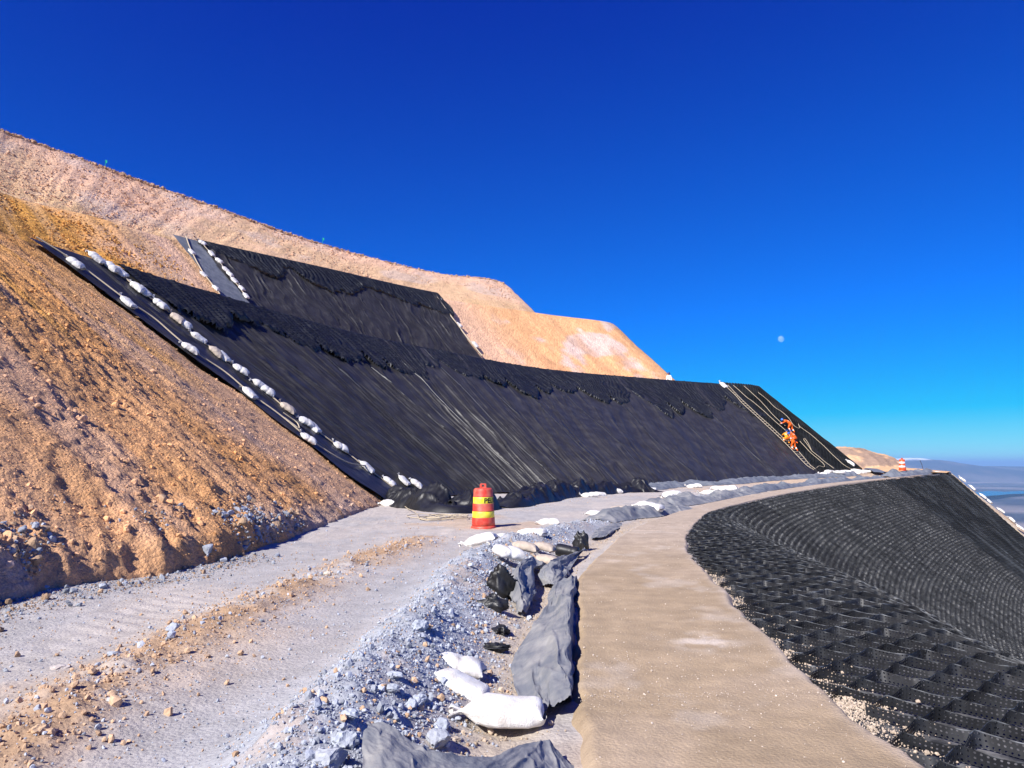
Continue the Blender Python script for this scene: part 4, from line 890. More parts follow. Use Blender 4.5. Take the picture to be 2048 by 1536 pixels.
# ------------------------------------------------------------------ ropes
def rope_on(name, S, pts, off, r, label, parent=None, sag=.03, seed=0):
    W = []
    for p in pts:
        t, s = S.inv(*p); s = min(max(s, -.01), .995)
        W.append(S(np.array([t]), np.array([s]))[0] + S.normal(np.array([t]), np.array([max(s, 0.01)]))[0] * off)
    P = dense(W, .15); u = np.arange(len(P)) * .15
    P[:, 0] += sag * vnoise(u * .9, 0 * u, seed); P[:, 2] += sag * .4 * vnoise(u * 1.3, 0 * u, seed + 1)
    o = tube(name, P, r, M['rope'], parent)
    if label: tag(o, label, 'rope')
    return o, P
rope_on('rope', S1, [(62, 487), (140, 538), (180, 566), (246, 616), (300, 652), (370, 709), (430, 750), (489, 797), (550, 843), (607, 889), (680, 935), (725, 944)], .30, .028, 'tan rope running down the outer line of sandbags', seed=1)
rope_on('rope', S1, [(172, 517), (222, 548), (268, 588), (311, 619), (350, 650), (388, 686), (430, 718), (472, 750), (517, 785), (566, 827), (610, 860), (672, 904), (725, 944), (765, 972), (800, 1000)], .24, .028, 'tan rope running down the inner row of sandbags', seed=2)
rope_on('rope', S1, [(560, 848), (578, 862), (588, 870), (584, 858), (570, 848), (556, 838)], .30, .022, 'loose rope loop on the edge sheet low on the slope', seed=3)
rope_on('rope', S2, [(362, 480), (376, 515), (400, 560), (424, 590), (432, 600)], .55, .04, 'pale rope down the middle of the grey strip', seed=4)
rope_on('rope', S2, [(400, 500), (430, 533), (460, 572), (486, 606)], .55, .035, 'pale rope along the seam beside the upper liner', seed=5)
rope_on('rope', S2, [(861, 590), (885, 622), (910, 655), (935, 688), (960, 718)], .45, .07, 'thick tan rope down the right edge of the upper liner', sag=.0, seed=6)
Z2 = lambda pts: [(1420 + x / 6.827, 750 + y / 6.827) for x, y in pts]
rope_on('rope', S1, Z2([(300, 180), (390, 260), (490, 350), (560, 400), (750, 570), (850, 660), (985, 780), (1050, 835)]), .34, .022, 'rope from the crest to the lower workers, next to the ladder', seed=7)
rope_on('rope', S1, Z2([(1200, 945), (1310, 1070), (1400, 1150), (1500, 1230), (1535, 1270), (1530, 1300), (1470, 1285), (1425, 1310)]), .34, .022, 'rope curving from the right worker to the ladder foot', seed=8)
rope_on('rope', S1, Z2([(440, 185), (520, 260), (650, 380), (705, 440), (770, 510), (850, 600), (930, 675), (1000, 735)]), .34, .022, 'rope from the crest to the upper worker hands', seed=9)
rope_on('rope', S1, Z2([(1370, 1085), (1300, 990), (1255, 925), (1265, 905), (1300, 950), (1350, 1050), (1370, 1085), (1500, 1195), (1600, 1270), (1660, 1315)]), .34, .022, 'looped rope lying right of the workers down to the bag heap', seed=10)
rope_on('rope', S1, Z2([(550, 200), (640, 280), (770, 390), (870, 485), (940, 530), (990, 570), (1040, 620), (1120, 730), (1190, 765), (1175, 705), (1200, 745), (1320, 830), (1400, 895), (1480, 970), (1640, 1120), (1800, 1270), (1900, 1325)]), .34, .022, 'rightmost rope on the geocell panel from crest to foot', seed=11)
# rope ladder
lad = empty('rope_ladder', tuple(S1(np.array([t_lad1]), np.array([.98]))[0])); tag(lad, 'rope ladder with rungs running from the crest down past the workers', 'ladder')
l0 = Vector(lad.location)
def on1(px, py, off):
    t, s = S1.inv(px, py); s = min(max(s, 0.), .99); return S1(np.array([t]), np.array([s]))[0] + S1.normal(np.array([t]), np.array([max(s, .01)]))[0] * off
RA = dense([on1(*p, .33) for p in Z2([(180, 175), (330, 320), (420, 425), (600, 590), (760, 740), (930, 900), (1060, 1030), (1200, 1180), (1300, 1280), (1390, 1335)])], .12)
RBB = dense([on1(*p, .33) for p in Z2([(225, 175), (350, 310), (450, 410), (630, 580), (790, 725), (960, 885), (1130, 1030), (1240, 1150), (1330, 1260), (1410, 1325)])], .12)
for Pp in (RA, RBB): tube('side_rope', Pp - np.array(l0), .024, M['rope'], lad)
for k_ in range(34):
    f = .10 + .87 * k_ / 33; a_, b_ = RA[int(f * (len(RA) - 1))], RBB[int(f * (len(RBB) - 1))]
    tube('rung', np.array([a_, (a_ + b_) / 2 - [0, 0, .02], b_]) - np.array(l0), .028, M['rope'], lad, 5)
# coil on the ground
cc = gb(880, 1036); pts = []
for k_ in range(160):
    a_ = k_ * .24; r1 = .33 + .22 * math.sin(k_ * .37); pts.append((cc[0] + math.cos(a_) * r1 * 1.3 + .3 * math.sin(k_ * .05), cc[1] + math.sin(a_) * r1 * 1.5, 0))
lead = [gb(*p) for p in ((795, 1008), (812, 1018), (830, 1030), (850, 1040))]
pts = np.array([list(p) for p in lead] + pts, float); pts = dense(pts, .06)
pts[:, 2] = hb(pts[:, 0], pts[:, 1]) + .03 + .05 * np.abs(np.sin(np.arange(len(pts)) * .05)); 
tag(tube('rope_coil', pts, .012, M['rope']), 'loose tan rope coil on the ground left of the striped drum', 'rope')
# ------------------------------------------------------------------ traffic drums
def lathe(name, prof, mat, parent, seg=40, caps=True):
    prof = np.array(prof, float); a = np.linspace(0, 2 * np.pi, seg, endpoint=False)
    V = np.stack([prof[:, :1] * np.cos(a), prof[:, :1] * np.sin(a), np.repeat(prof[:, 1:], seg, 1)], -1)
    return link(name, mesh_np(name, V.reshape(-1, 3), grid_faces(len(prof), seg, True), mat=mat), parent)
def drum(loc, label, body, sleeve, rz, sc=1.0, text=None):
    d = empty('traffic_drum', loc); tag(d, label, 'traffic drum'); d.rotation_euler = (R(.8), R(-.8), rz); d.scale = (sc, sc, sc)
    lathe('base_flange', [(0, .0), (.30, .0), (.305, .02), (.295, .055), (.28, .07), (.0, .075)], body, d)
    lathe('body', [(.0, .06), (.277, .06), (.274, .16), (.27, .255), (.268, .265), (.258, .27), (.255, .41), (.266, .415), (.252, .43), (.250, .58), (.247, .59), (.236, .6), (.234, .745), (.243, .75), (.233, .765), (.228, .90), (.215, .935), (.19, .952), (.10, .958), (.0, .96)], body, d)
    s1 = lathe('sleeve', [(.2605, .262), (.2645, .266), (.2615, .412), (.258, .416)], sleeve, d)
    s2 = lathe('sleeve', [(.239, .592), (.2425, .596), (.240, .742), (.236, .746)], sleeve, d)
    # handle with a slot
    hv = []
    outer_ = [(-.078, .955), (-.075, 1.05), (-.06, 1.062), (.06, 1.062), (.075, 1.05), (.078, .955)]
    inner_ = [(-.03, .985), (-.03, 1.028), (-.024, 1.034), (.024, 1.034), (.03, 1.028), (.03, .985)]
    V, F = [], []
    for yy in (-.028, .028):
        V += [(x, yy, z) for x, z in outer_] + [(x, yy, z) for x, z in inner_]
    for i in range(6):
        j = (i + 1) % 6
        F += [(i, j, 6 + j, 6 + i), (12 + i, 18 + i, 18 + j, 12 + j), (i, 12 + i, 12 + j, j), (6 + i, 6 + j, 18 + j, 18 + i)]
    link('handle', mesh_np('handle', np.array(V), np.array(F), mat=body, smooth=False), d)
    if text:
        cu = bpy.data.curves.new('danger_text', 'FONT'); cu.body = text; cu.size = .165; cu.extrude = 0; cu.resolution_u = 3; cu.offset = .004
        to = bpy.data.objects.new('danger_text', cu); col.objects.link(to)
        bpy.context.view_layer.update(); dg = bpy.context.evaluated_depsgraph_get(); me = bpy.data.meshes.new_from_object(to.evaluated_get(dg))
        bpy.data.objects.remove(to); bpy.data.curves.remove(cu)
        import bmesh
        bm = bmesh.new(); bm.from_mesh(me); bmesh.ops.subdivide_edges(bm, edges=[e for e in bm.edges if e.calc_length() > .03], cuts=3, use_grid_fill=True); bmesh.ops.triangulate(bm, faces=bm.faces[:]); bm.to_mesh(me); bm.free()
        for v_ in me.vertices:
            x, y = v_.co.x, v_.co.y; ang = R(-84) + x / .2415 * 1.0; r = .2465
            v_.co = (r * math.cos(ang), r * math.sin(ang), .612 + y)
        me.materials.append(M['ink']); link('lettering', me, s2)
    return d
p = gb(967, 1055); drum((p[0], p[1], hb1(p[0], p[1]) - .01), 'orange red drum with two yellow bands lettered PELIGRO in the middle distance', M['drumorange'], M['bandyellow'], 0.0, 1.0, 'PELIGRO')
p = at_y(1805, 941, 64.5); drum((p[0], p[1], p[2]), 'distant orange drum with white bands on the sand at the far end', M['drumorange2'], M['bandwhite'], .3, 1.0)
# thin stick and flat sheet near the far drum
p = at_y(1846, 938, 66); tube('marker_stick', [p, p + w3(-.08, 0, .4), p + w3(-.22, 0, .75)], .02, M['boot']); tag(bpy.data.objects['marker_stick'], 'thin leaning dark stick right of the distant drum', 'stick')
G = np.array([[at_y(1722, 937.5, 72), at_y(1752, 938, 72), at_y(1775, 947, 60)], [at_y(1738, 940, 68), at_y(1758, 941, 66), at_y(1770, 946, 61)], [at_y(1748, 946, 62), at_y(1760, 946.5, 61), at_y(1765, 948, 59)]]); G[..., 2] += .08
tag(gridobj('flat_sheet', G, M['greysheet']), 'flat grey sheet lying on the sand left of the distant drum', 'sheet')

# ------------------------------------------------------------------ people
def person(loc, rz, J, label, suit, helmet, seed=0, shirt=None, legs=None):
    """J: joint positions in the person's own frame (x right, y ahead, z up)"""
    names = ['pelvis', 'spine', 'chest', 'neck', 'head', 'crown', 'sh_l', 'el_l', 'wr_l', 'ha_l', 'sh_r', 'el_r', 'wr_r', 'ha_r', 'hip_l', 'kn_l', 'an_l', 'to_l', 'hip_r', 'kn_r', 'an_r', 'to_r']
    rad = dict(pelvis=.155, spine=.15, chest=.165, neck=.06, head=.10, crown=.085, sh_l=.075, el_l=.055, wr_l=.04, ha_l=.045, hip_l=.10, kn_l=.075, an_l=.055, to_l=.05)
    for k_ in list(rad):
        if k_.endswith('_l'): rad[k_[:-2] + '_r'] = rad[k_]
    E = [('pelvis', 'spine'), ('spine', 'chest'), ('chest', 'neck'), ('neck', 'head'), ('head', 'crown'), ('chest', 'sh_l'), ('sh_l', 'el_l'), ('el_l', 'wr_l'), ('wr_l', 'ha_l'), ('chest', 'sh_r'), ('sh_r', 'el_r'), ('el_r', 'wr_r'), ('wr_r', 'ha_r'),
         ('pelvis', 'hip_l'), ('hip_l', 'kn_l'), ('kn_l', 'an_l'), ('an_l', 'to_l'), ('pelvis', 'hip_r'), ('hip_r', 'kn_r'), ('kn_r', 'an_r'), ('an_r', 'to_r')]
    me = bpy.data.meshes.new('person'); me.from_pydata([J[n] for n in names], [(names.index(a), names.index(b)) for a, b in E], [])
    tmp = bpy.data.objects.new('person_tmp', me); col.objects.link(tmp)
    sk = tmp.modifiers.new('skin', 'SKIN'); sk.use_smooth_shade = True
    for i, n in enumerate(names):
        r = rad[n]; me.skin_vertices[0].data[i].radius = (r, r); me.skin_vertices[0].data[i].use_root = (n == 'pelvis')
    ss = tmp.modifiers.new('sub', 'SUBSURF'); ss.levels = 2; ss.render_levels = 2
    bpy.context.view_layer.update(); dg = bpy.context.evaluated_depsgraph_get()
    body = bpy.data.meshes.new_from_object(tmp.evaluated_get(dg)); bpy.data.objects.remove(tmp)
    body.materials.clear()
    mats = [suit, M['reflect'], M['skin'], M['boot'], legs or suit]
    for m_ in mats: body.materials.append(m_)
    Jv = {n: Vector(J[n]) for n in names}
    segs = [(Jv[a], Jv[b], a, b) for a, b in E]
    for f in body.polygons:
        c = f.center; best = None
        for a, b, na, nb in segs:
            d = b - a; k_ = max(0, min(1, (c - a).dot(d) / (d.length_squared + 1e-9))); dist = (c - a - d * k_).length
            if best is None or dist < best[0]: best = (dist, na, nb, k_)
        _, na, nb, k_ = best; mi = 0
        if nb in ('head', 'crown') or (nb == 'neck' and k_ > .7): mi = 2
        elif nb.startswith('ha_'): mi = 2
        elif nb.startswith('to_') or (nb.startswith('an_') and k_ > .9): mi = 3
        elif nb.startswith(('kn_', 'an_', 'hip_')): mi = 4
        if legs is None or mi == 0:
            if (nb == 'chest' and .35 < k_ < .65) or (nb.startswith('wr_') and .3 < k_ < .6) or (nb.startswith('an_') and .3 < k_ < .55): mi = 1 if shirt is None else mi
        f.material_index = mi; f.use_smooth = True
    body.name = 'person'
    o = link('person', body, None, loc); o.rotation_euler = (0, 0, rz); tag(o, label, 'person')
    # helmet: dome with brim, tilted along the head
    hd = (Jv['crown'] - Jv['head']).normalized(); q = hd.to_track_quat('Z', 'Y').to_matrix().to_4x4(); q.translation = Jv['head'] + hd * .03
    h = lathe('helmet', [(.165, .02), (.17, .03), (.135, .045), (.130, .09), (.112, .135), (.075, .165), (.0, .178)], helmet, o, 20); h.matrix_local = q
    return o
def slope_pt(px, py, off=.3): return on1(px, py, off)
lean = dict(pelvis=(0, .22, .82), spine=(0, .36, 1.0), chest=(0, .52, 1.2), neck=(0, .64, 1.37), head=(0, .70, 1.47), crown=(0, .73, 1.57), sh_l=(-.2, .55, 1.24), el_l=(-.34, .78, 1.08), wr_l=(-.26, .98, .95), ha_l=(-.24, 1.06, .93),
            sh_r=(.2, .55, 1.24), el_r=(.36, .74, 1.02), wr_r=(.30, .94, .88), ha_r=(.28, 1.02, .86), hip_l=(-.11, .20, .78), kn_l=(-.15, .34, .46), an_l=(-.14, .10, .14), to_l=(-.15, .26, .16), hip_r=(.11, .20, .78), kn_r=(.16, .22, .42), an_r=(.16, -.10, .02), to_r=(.17, .06, .05))
hunch = dict(pelvis=(0, .28, .62), spine=(.02, .42, .82), chest=(.06, .58, 1.0), neck=(.12, .72, 1.12), head=(.16, .80, 1.18), crown=(.2, .86, 1.25), sh_l=(-.14, .62, 1.02), el_l=(-.2, .9, .9), wr_l=(-.05, 1.08, .92), ha_l=(.0, 1.14, .93),
             sh_r=(.24, .58, 1.02), el_r=(.42, .8, .88), wr_r=(.34, .98, .86), ha_r=(.32, 1.06, .87), hip_l=(-.11, .26, .6), kn_l=(-.2, .62, .66), an_l=(-.16, .30, .32), to_l=(-.17, .46, .38), hip_r=(.11, .26, .6), kn_r=(.2, .52, .5), an_r=(.18, .14, .16), to_r=(.19, .3, .22))
bend = dict(pelvis=(.05, .25, .80), spine=(-.05, .42, .98), chest=(-.18, .58, 1.12), neck=(-.32, .70, 1.18), head=(-.40, .76, 1.20), crown=(-.46, .82, 1.24), sh_l=(-.34, .48, 1.08), el_l=(-.55, .66, .92), wr_l=(-.62, .86, .86), ha_l=(-.64, .93, .85),
            sh_r=(-.04, .66, 1.18), el_r=(-.18, .9, 1.02), wr_r=(-.36, 1.02, .94), ha_r=(-.42, 1.07, .93), hip_l=(-.07, .22, .76), kn_l=(-.14, .40, .5), an_l=(-.12, .14, .16), to_l=(-.13, .30, .2), hip_r=(.15, .22, .76), kn_r=(.18, .22, .40), an_r=(.18, -.05, .03), to_r=(.19, .1, .07))
stand = dict(pelvis=(0, 0, .92), spine=(0, .02, 1.1), chest=(0, .02, 1.30), neck=(0, .02, 1.47), head=(0, .04, 1.56), crown=(0, .04, 1.66), sh_l=(-.2, 0, 1.36), el_l=(-.25, .0, 1.08), wr_l=(-.22, .14, .86), ha_l=(-.21, .18, .78), sh_r=(.2, 0, 1.36), el_r=(.25, 0, 1.08), wr_r=(.22, .14, .86), ha_r=(.21, .18, .78),
             hip_l=(-.1, 0, .88), kn_l=(-.11, .03, .48), an_l=(-.11, 0, .08), to_l=(-.12, .15, .04), hip_r=(.1, 0, .88), kn_r=(.11, .03, .48), an_r=(.11, 0, .08), to_r=(.12, .15, .04))
p = slope_pt(1583, 871); person(tuple(p), R(35), bend, 'topmost worker in orange coverall bending left over the rope, blue helmet', M['suit'], M['helmet'])
p = slope_pt(1572, 896); person(tuple(p), R(-5), hunch, 'left worker of the lower three, yellow orange jacket, crouched on the ladder', M['vest'], M['helmet'])
p = slope_pt(1593, 896); person(tuple(p), R(35), hunch, 'right worker of the lower three, orange coverall, crouched behind', M['suit'], M['helmet'])
p = slope_pt(1588, 908); person(tuple(p), R(25), lean, 'lowest worker in orange coverall leaning up the slope with legs stretched down', M['suit'], M['helmet'])
p = at_y(1338, 757, 76.0); person((p[0], p[1], 9.05), R(160), stand, 'person in white shirt and dark helmet standing behind the crest', M['shirt'], M['darkhelmet'], 0, True, M['ink'])

# ------------------------------------------------------------------ green flags on the skyline
for (x, y, d_), l in (((210, 336, 64.6), 'small green flag on the skyline at upper left'), ((645, 489, 79), 'small green flag on the skyline above the upper liner')):
    b_ = at_y(x, y, d_); f = empty('marker_flag', tuple(b_ - w3(0, 0, .2))); tag(f, l, 'flag')
    tube('pole', [(0, 0, 0), (.01, 0, .5), (.0, 0, .95)], .022, M['flag'], f)
    qx, qz = np.meshgrid(np.linspace(0, .16, 8), np.linspace(.70, .95, 6), indexing='ij')
    gridobj('cloth', np.stack([qx, .04 * np.sin(qx * 22), qz - .25 * qx], -1), M['flag'], parent=f)

# ------------------------------------------------------------------ loose rock
def ico(sub):
    ph = (1 + 5 ** .5) / 2
    V = np.array([(-1, ph, 0), (1, ph, 0), (-1, -ph, 0), (1, -ph, 0), (0, -1, ph), (0, 1, ph), (0, -1, -ph), (0, 1, -ph), (ph, 0, -1), (ph, 0, 1), (-ph, 0, -1), (-ph, 0, 1)], float)
    F = [(0, 11, 5), (0, 5, 1), (0, 1, 7), (0, 7, 10), (0, 10, 11), (1, 5, 9), (5, 11, 4), (11, 10, 2), (10, 7, 6), (7, 1, 8), (3, 9, 4), (3, 4, 2), (3, 2, 6), (3, 6, 8), (3, 8, 9), (4, 9, 5), (2, 4, 11), (6, 2, 10), (8, 6, 7), (9, 8, 1)]
    V = [v / np.linalg.norm(v) for v in V]
    for _ in range(sub):
        cache, NF = {}, []
        def mid(a, b):
            k_ = (min(a, b), max(a, b))
            if k_ not in cache: v = V[a] + V[b]; V.append(v / np.linalg.norm(v)); cache[k_] = len(V) - 1
            return cache[k_]
        for a, b, c in F:
            ab, bc, ca = mid(a, b), mid(b, c), mid(c, a); NF += [(a, ab, ca), (b, bc, ab), (c, ca, bc), (ab, bc, ca)]
        F = NF
    return np.array(V), np.array(F)
def rock_shape(sub, seed):
    r_ = np.random.default_rng(seed); V, F = ico(sub); V = V.copy()
    for _ in range(7):      # knock flat facets off
        d = r_.normal(size=3); d /= np.linalg.norm(d); c = r_.uniform(.45, .85); h = V @ d; V -= np.maximum(h - c, 0)[:, None] * d * .95
    return V * (1 + .08 * r_.normal(size=(len(V), 1))), F
SH = {0: [rock_shape(0, 50 + i) for i in range(6)], 1: [rock_shape(1, 70 + i) for i in range(8)], 2: [rock_shape(2, 90 + i) for i in range(6)]}
def rocks(name, pos, size, cols, label=None, cat=None, kind='stuff'):
    parts_v, parts_f, parts_c, o = [], [], [], 0
    n = len(pos); lvl = np.where(size > .045, 1, 0)
    var = rng.integers(0, 6, n)
    for l in (0, 1):
        for k_ in range(6):
            m_ = np.flatnonzero((lvl == l) & (var == k_))
            if not len(m_): continue
            bv, bf = SH[l][k_]
            A_ = rng.normal(size=(len(m_), 4)); A_ /= np.linalg.norm(A_, axis=1)[:, None]
            w, x, y, z = A_.T
            Rm = np.stack([1 - 2 * (y * y + z * z), 2 * (x * y - z * w), 2 * (x * z + y * w), 2 * (x * y + z * w), 1 - 2 * (x * x + z * z), 2 * (y * z - x * w), 2 * (x * z - y * w), 2 * (y * z + x * w), 1 - 2 * (x * x + y * y)], -1).reshape(-1, 3, 3)
            sc = size[m_][:, None] * rng.uniform(.65, 1.15, (len(m_), 3))
            V = np.einsum('nij,nvj->nvi', Rm, bv[None] * sc[:, None]) + pos[m_][:, None]
            parts_v.append(V.reshape(-1, 3)); parts_f.append((bf[None] + (np.arange(len(m_)) * len(bv))[:, None, None] + o).reshape(-1, 3))
            parts_c.append(np.repeat(cols[m_], len(bv), 0)); o += len(m_) * len(bv)
    ob = link(name, mesh_np(name, np.concatenate(parts_v), np.concatenate(parts_f), np.concatenate(parts_c), None, False, M['rock']))
    return tag(ob, label, cat, None, kind)
def along(L, n, width, ymax, bias=1.6):
    L = np.asarray(L); d = np.linalg.norm(np.diff(L, axis=0), axis=1); c = np.concatenate([[0], np.cumsum(d)])
    lim = c[-1]
    a = rng.random(n) ** bias * lim
    x, y = np.interp(a, c, L[:, 0]), np.interp(a, c, L[:, 1])
    x = x + rng.normal(size=n) * width; y = y + rng.normal(size=n) * width * .6
    return x, y
def sizes(n, lo, hi, p=2.2): return lo * (1 - rng.random(n) * (1 - (lo / hi) ** p)) ** (-1 / p)
def greycols(n, warm=.12):
    c = np.array([.345, .37, .42]) * rng.uniform(.75, 1.35, (n, 1)); w_ = rng.random(n) < warm
    c[w_] = np.array([.50, .34, .22]) * rng.uniform(.8, 1.15, (w_.sum(), 1)); return c
def on_bench(x, y, s, sink=.25): return np.stack([x, y, hb(x, y) + s * (1 - sink) * .6], -1)
def keep(x, y): 
    e = np.interp(y, STL[:, 1], STL[:, 0]); te = np.interp(y, np.array(TOE1)[:8, 1], np.array(TOE1)[:8, 0])
    return (x < e - .02) & (x > te - .1) & (y > 1.2)
def scatter(name, L, n, width, lo, hi, p, cols, label, bias=1.7):
    x, y = along(L, n, width, 40, bias); k_ = keep(x, y); x, y = x[k_], y[k_]; s_ = sizes(len(x), lo, hi, p)
    rocks(name, on_bench(x, y, s_), s_, cols(len(x)), label, 'gravel')
scatter('ridge_gravel', RIDGE, 40000, .25, .0045, .04, 2.5, lambda n: greycols(n, .08), 'grey blue broken gravel heaped along the ridge between tracks and path')
scatter('trough_gravel', RIDGE[:8] + [.42, .0], 9000, .18, .005, .04, 2.3, lambda n: greycols(n, .2), 'grey gravel spilled down the path side of the ridge around the bags')
scatter('rubble_gravel', RUBBLE, 7000, .30, .006, .045, 2.2, lambda n: greycols(n, .72), 'brown and grey rubble strewn along the middle of the tracks')
scatter('trough_clods', TROUGH, 4500, .16, .005, .028, 2.4, lambda n: np.array([.44, .35, .26]) * rng.uniform(.8, 1.2, (n, 1)), 'sandy clods spilled beside the grey sheet ridge')
scatter('track_pebbles', TRACK1, 4500, .8, .005, .028, 2.4, lambda n: greycols(n, .5), 'small pebbles scattered over the left wheel track', 1.5)
scatter('track_pebbles', TRACK2, 3500, .6, .004, .022, 2.4, lambda n: greycols(n, .3), 'small pebbles scattered over the grey wheel track', 1.5)
TB = np.array(TOE1)[1:5, :2] + [.25, 0]
scatter('bank_rubble', np.array([[-5.2, 6.0]] + [list(p[:2] + w3(.25, 0, 0)[:2]) for p in (TOE1[2], crom(np.array(TOE1), np.array([2.5]))[0], TOE1[3])]), 6000, .32, .005, .06, 2.2, lambda n: greycols(n, .4) * .72, 'grey and ochre stones fallen along the foot of the cut bank', 1.0)
# chips on the tan path
n = 4000; t = rng.random(n) ** 1.4 * 8 + 1.4; s = rng.random(n); a_, b_ = crom(STL, t), crom(STR, t); pth = a_ + (b_ - a_) * (.04 + .93 * s)[:, None]
s_ = sizes(n, .002, .010, 2.8); pth[:, 2] = zb(pth[:, 0], pth[:, 1]) + .055 + s_ * .3
rocks('path_chips', pth, s_, np.array([.58, .5, .42]) * rng.uniform(.8, 1.2, (n, 1)), 'pale stone chips scattered over the tan compacted path', 'gravel')
# sandy fill spilled from the path edge into the first cells
n = 9000; t = rng.random(n) ** 1.3 * 6.5 + 1.5; a_, b_ = crom(STL, t), crom(STR, t); d_ = (b_ - a_) / np.linalg.norm(b_ - a_, axis=1)[:, None]
sp = b_ + d_ * (np.abs(rng.normal(size=n)) * .16 - .06)[:, None]; s_ = sizes(n, .004, .022, 2.4); sp[:, 2] = zb(sp[:, 0], sp[:, 1]) - .015 + s_ * .4
rocks('spilled_fill', sp, s_, np.array([.48, .39, .30]) * rng.uniform(.8, 1.2, (n, 1)), 'sandy crumbs of fill spilled into the geocell along the path edge', 'gravel')
# clods on the near slope
n = 30000; i0 = (rng.random(n) ** .8 * SLOPE_P.shape[0]).astype(int); j0 = (rng.random(n) ** .7 * (SLOPE_P.shape[1] - 3)).astype(int)
i0 = np.clip(i0, 0, SLOPE_P.shape[0] - 1); pp = SLOPE_P[i0, j0]; s_ = sizes(n, .010, .10, 2.3) * np.interp(pp[:, 1], [5, 30], [1, .8])
k_ = pp[:, 1] < 29; pp, s_, cc_ = pp[k_], s_[k_], SLOPE_C[i0, j0][k_]
rocks('slope_clods', pp, s_, cc_ * rng.uniform(.8, 1.25, (len(pp), 1)), 'loose ochre clods and stones lying on the near cut slope', 'rubble')
# stones on the upper slopes and along the skyline
def slope_stones(name, S, t0, t1, s0, s1, n, lo, hi, base, label, off=0.0):
    t = t0 + (t1 - t0) * rng.random(n); s = s0 + (s1 - s0) * rng.random(n); P = S(t, s); P[:, 2] += off; z_ = sizes(n, lo, hi, 2.4)
    rocks(name, P, z_, np.array(base) * rng.uniform(.65, 1.2, (n, 1)), label, 'rubble')
slope_stones('skyline_stones', S3, 3.6, 9.5, -.004, .03, 1500, .05, .22, (.50, .32, .21), 'dark stones and clods along the skyline of the upper slope', .05)
slope_stones('upper_slope_stones', S3, 3.8, 9.5, .02, .98, 6000, .04, .14, (.62, .40, .27), 'small stones dotted over the pink upper slope', .02)
slope_stones('middle_slope_stones', S2, 3.8, 5.6, .03, .95, 2500, .04, .13, (.56, .30, .10), 'small stones dotted over the ochre middle slope', .02)
# broken rock sticking out of the cut bank
n = 5000; i0 = (rng.random(n) * SLOPE_P.shape[0] * .62).astype(int); j0 = np.clip(SLOPE_P.shape[1] - 3 - (np.abs(rng.normal(size=n)) * 9).astype(int), 0, SLOPE_P.shape[1] - 3)
pp = SLOPE_P[i0, j0] + rng.normal(size=(n, 3)) * .02; k_ = fbm(pp[:, 1] * .9, pp[:, 0] * .9, 3, 1301) > -.12; pp = pp[k_]; s_ = sizes(len(pp), .015, .12, 2.0)
rocks('bank_stones', pp, s_, greycols(len(pp), .45) * .85, 'grey and ochre broken stones sticking out of the cut bank', 'rubble')
# single stones one can point at
def stone(px, py, size, colr, label, seed, group=None, sc=(1, .85, .7)):
    V, F = SH[2][seed % 6]; p = gb(px, py)
    for _ in range(3): p = at_z(px, py, hb1(p[0], p[1]))
    size = size * .55; Vv = V * size * np.array(sc)
    o = link('stone', mesh_np('stone', Vv, F, np.broadcast_to(np.array(colr), Vv.shape), None, False, M['rock']), None, (p[0], p[1], hb1(p[0], p[1]) + size * sc[2] * .45)); o.rotation_euler = (0, 0, seed * 1.3)
    return tag(o, label, 'stone', group)
GRY, ORG = (.38, .41, .46), (.58, .40, .25)
stone(82, 1462, .075, ORG, 'pale orange stone alone on the track in the lower left', 1, sc=(1.3, .8, .7))
stone(655, 1153, .12, (.55, .48, .4), 'pale rounded stone on the rubble left of the drum bags', 2)
stone(343, 1262, .11, GRY, 'blue grey stone on the left side of the rubble strip', 3)
stone(415, 1315, .05, (.35, .25, .18), 'small brown stone standing on the grey track', 4)
stone(120, 1337, .09, (.5, .45, .42), 'flat pale stone at the left end of the rubble strip', 5, sc=(1.4, .8, .45))
stone(230, 1310, .09, GRY, 'flat grey stone halfway along the rubble strip', 0, sc=(1.3, .9, .5))
stone(840, 1262, .13, GRY, 'large blue grey stone on the crest of the gravel ridge', 1)
stone(790, 1345, .09, GRY, 'whitish flat stone on the ridge left of the sunk bags', 2, sc=(1.4, .9, .45))
stone(880, 1455, .10, GRY, 'grey stone touching the left end of the big foreground bag', 3)
stone(875, 1490, .13, (.36, .38, .42), 'big grey stone under the foreground bag at the flap edge', 4, sc=(1.1, 1, .8))
stone(912, 1482, .05, (.46, .38, .3), 'small tan stone next to the big grey stone at the flap', 5)
stone(665, 1530, .14, (.38, .40, .44), 'largest grey stone at the bottom edge left of the flap', 0)
stone(692, 1490, .12, GRY, 'grey stone above the largest one left of the flap', 1)
stone(700, 1440, .09, GRY, 'grey stone on the ridge just above the flap corner', 2)
stone(643, 1400, .07, ORG, 'orange pink stone on the ridge slope by the grey track', 3)
stone(740, 1500, .08, GRY, 'grey stone tucked at the left border of the flap', 4)
for i in range(16):
    a_ = rng.random(); q_ = np.interp(a_ * 8 + 1.5, np.arange(len(RIDGE)), RIDGE[:, 0]), np.interp(a_ * 8 + 1.5, np.arange(len(RIDGE)), RIDGE[:, 1])
    x, y = q_[0] + rng.normal() * .22, q_[1] + rng.normal() * .2
    X_, Y_ = proj(np.array([x, y, 0.])); stone(float(X_), float(Y_), float(rng.uniform(.06, .11)), np.array(GRY) * rng.uniform(.8, 1.2), 'fist sized blue grey stone among the ridge gravel', i, 'fist sized stones on the gravel ridge')
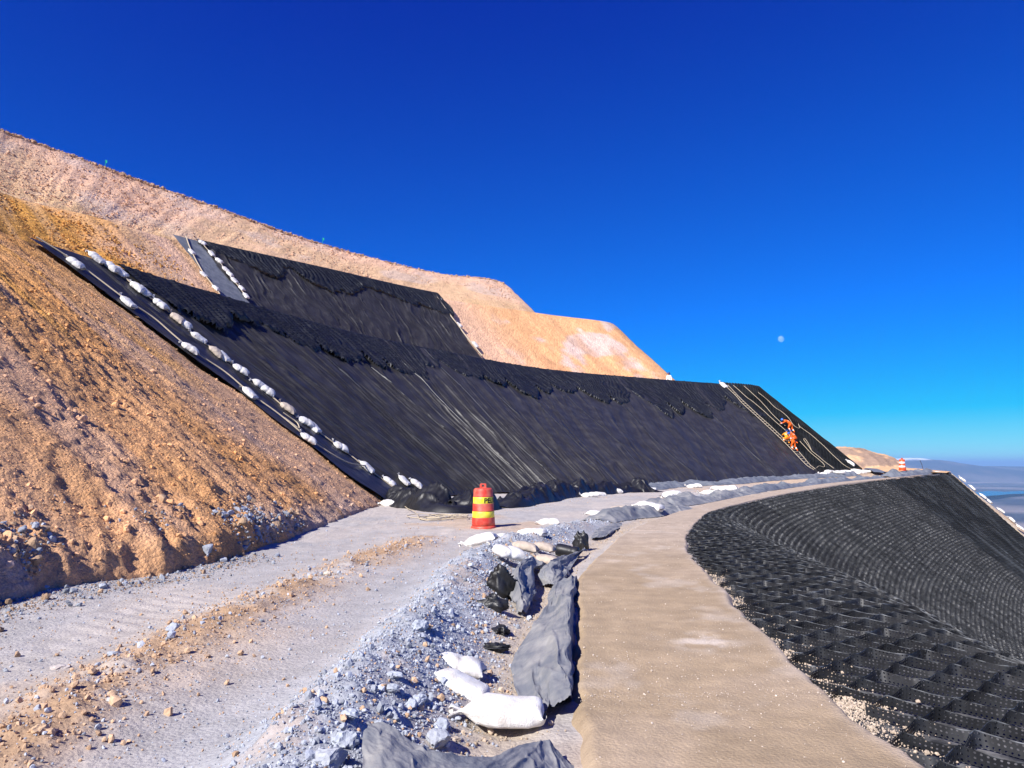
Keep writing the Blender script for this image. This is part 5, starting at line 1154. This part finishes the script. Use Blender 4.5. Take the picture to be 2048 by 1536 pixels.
for i, (x, y, s_, c_) in enumerate(((60, 1140, .34, (.45, .32, .22)), (150, 1108, .30, (.42, .29, .19)), (18, 1165, .30, (.45, .26, .2)), (110, 1150, .17, (.34, .37, .41)), (205, 1170, .13, GRY), (260, 1118, .12, ORG), (250, 1160, .10, GRY), (170, 1140, .16, (.42, .3, .2)), (90, 1172, .12, GRY))):
    stone(x, y + 8, s_ * .8, c_, f'{ORD[i]} boulder by size order of listing at the cut bank foot' if False else ['large ochre boulder in the bank at far left', 'ochre boulder above the shaded bank hollow', 'reddish boulder at the left picture edge', 'blue grey block in the bank shade', 'grey lump in the bank rubble', 'orange slab on the bank ledge', 'grey chunk below the orange slab', 'brown boulder under the bank overhang', 'grey lump at the bank foot far left'][i], i)

# ------------------------------------------------------------------ moon
md = ray(1562, 678); md = md / np.linalg.norm(md) * 150000.0
m, nt, b = mat_new('moon_surface'); nt.nodes.remove(b)
df = N(nt, 'ShaderNodeBsdfDiffuse'); tr = N(nt, 'ShaderNodeBsdfTransparent'); ad = N(nt, 'ShaderNodeAddShader')
tn = N(nt, 'ShaderNodeTexNoise', i_Scale=.0016, i_Detail=3.0); ge = N(nt, 'ShaderNodeNewGeometry'); nt.links.new(ge.outputs['Position'], tn.inputs['Vector'])
cr = N(nt, 'ShaderNodeMapRange'); cr.inputs[1].default_value = .35; cr.inputs[2].default_value = .65; cr.inputs[3].default_value = .05; cr.inputs[4].default_value = .13
nt.links.new(tn.outputs['Fac'], cr.inputs[0]); nt.links.new(cr.outputs[0], df.inputs['Color'])
nt.links.new(df.outputs[0], ad.inputs[0]); nt.links.new(tr.outputs[0], ad.inputs[1]); nt.links.new(ad.outputs[0], nt.nodes['Material Output'].inputs['Surface'])
V, F = ico(3); o = link('moon', mesh_np('moon', V * 600, F, mat=m), None, (md[0], md[1], md[2] + CAM_Z)); tag(o, 'pale daytime moon low in the blue sky', 'moon')

# ------------------------------------------------------------------ haze
hz = bpy.data.meshes.new('haze'); hx, z0, z1 = 92000.0, -345.0, 210.0
hv = [(x, y, z) for z in (z0, z1) for x, y in ((-hx, -hx), (hx, -hx), (hx, hx), (-hx, hx))]
hz.from_pydata(hv, [], [(0, 3, 2, 1), (4, 5, 6, 7), (0, 1, 5, 4), (1, 2, 6, 5), (2, 3, 7, 6), (3, 0, 4, 7)])
m, nt, b = mat_new('haze_air'); nt.nodes.remove(b)
pv = N(nt, 'ShaderNodeVolumePrincipled'); pv.inputs['Color'].default_value = (.36, .64, 1.0, 1); pv.inputs['Density'].default_value = HAZE; pv.inputs['Anisotropy'].default_value = 0.0
nt.links.new(pv.outputs[0], nt.nodes['Material Output'].inputs['Volume']); hz.materials.append(m)
tag(link('haze', hz), 'thin blue haze filling the air over the plain', 'haze', None, 'stuff')
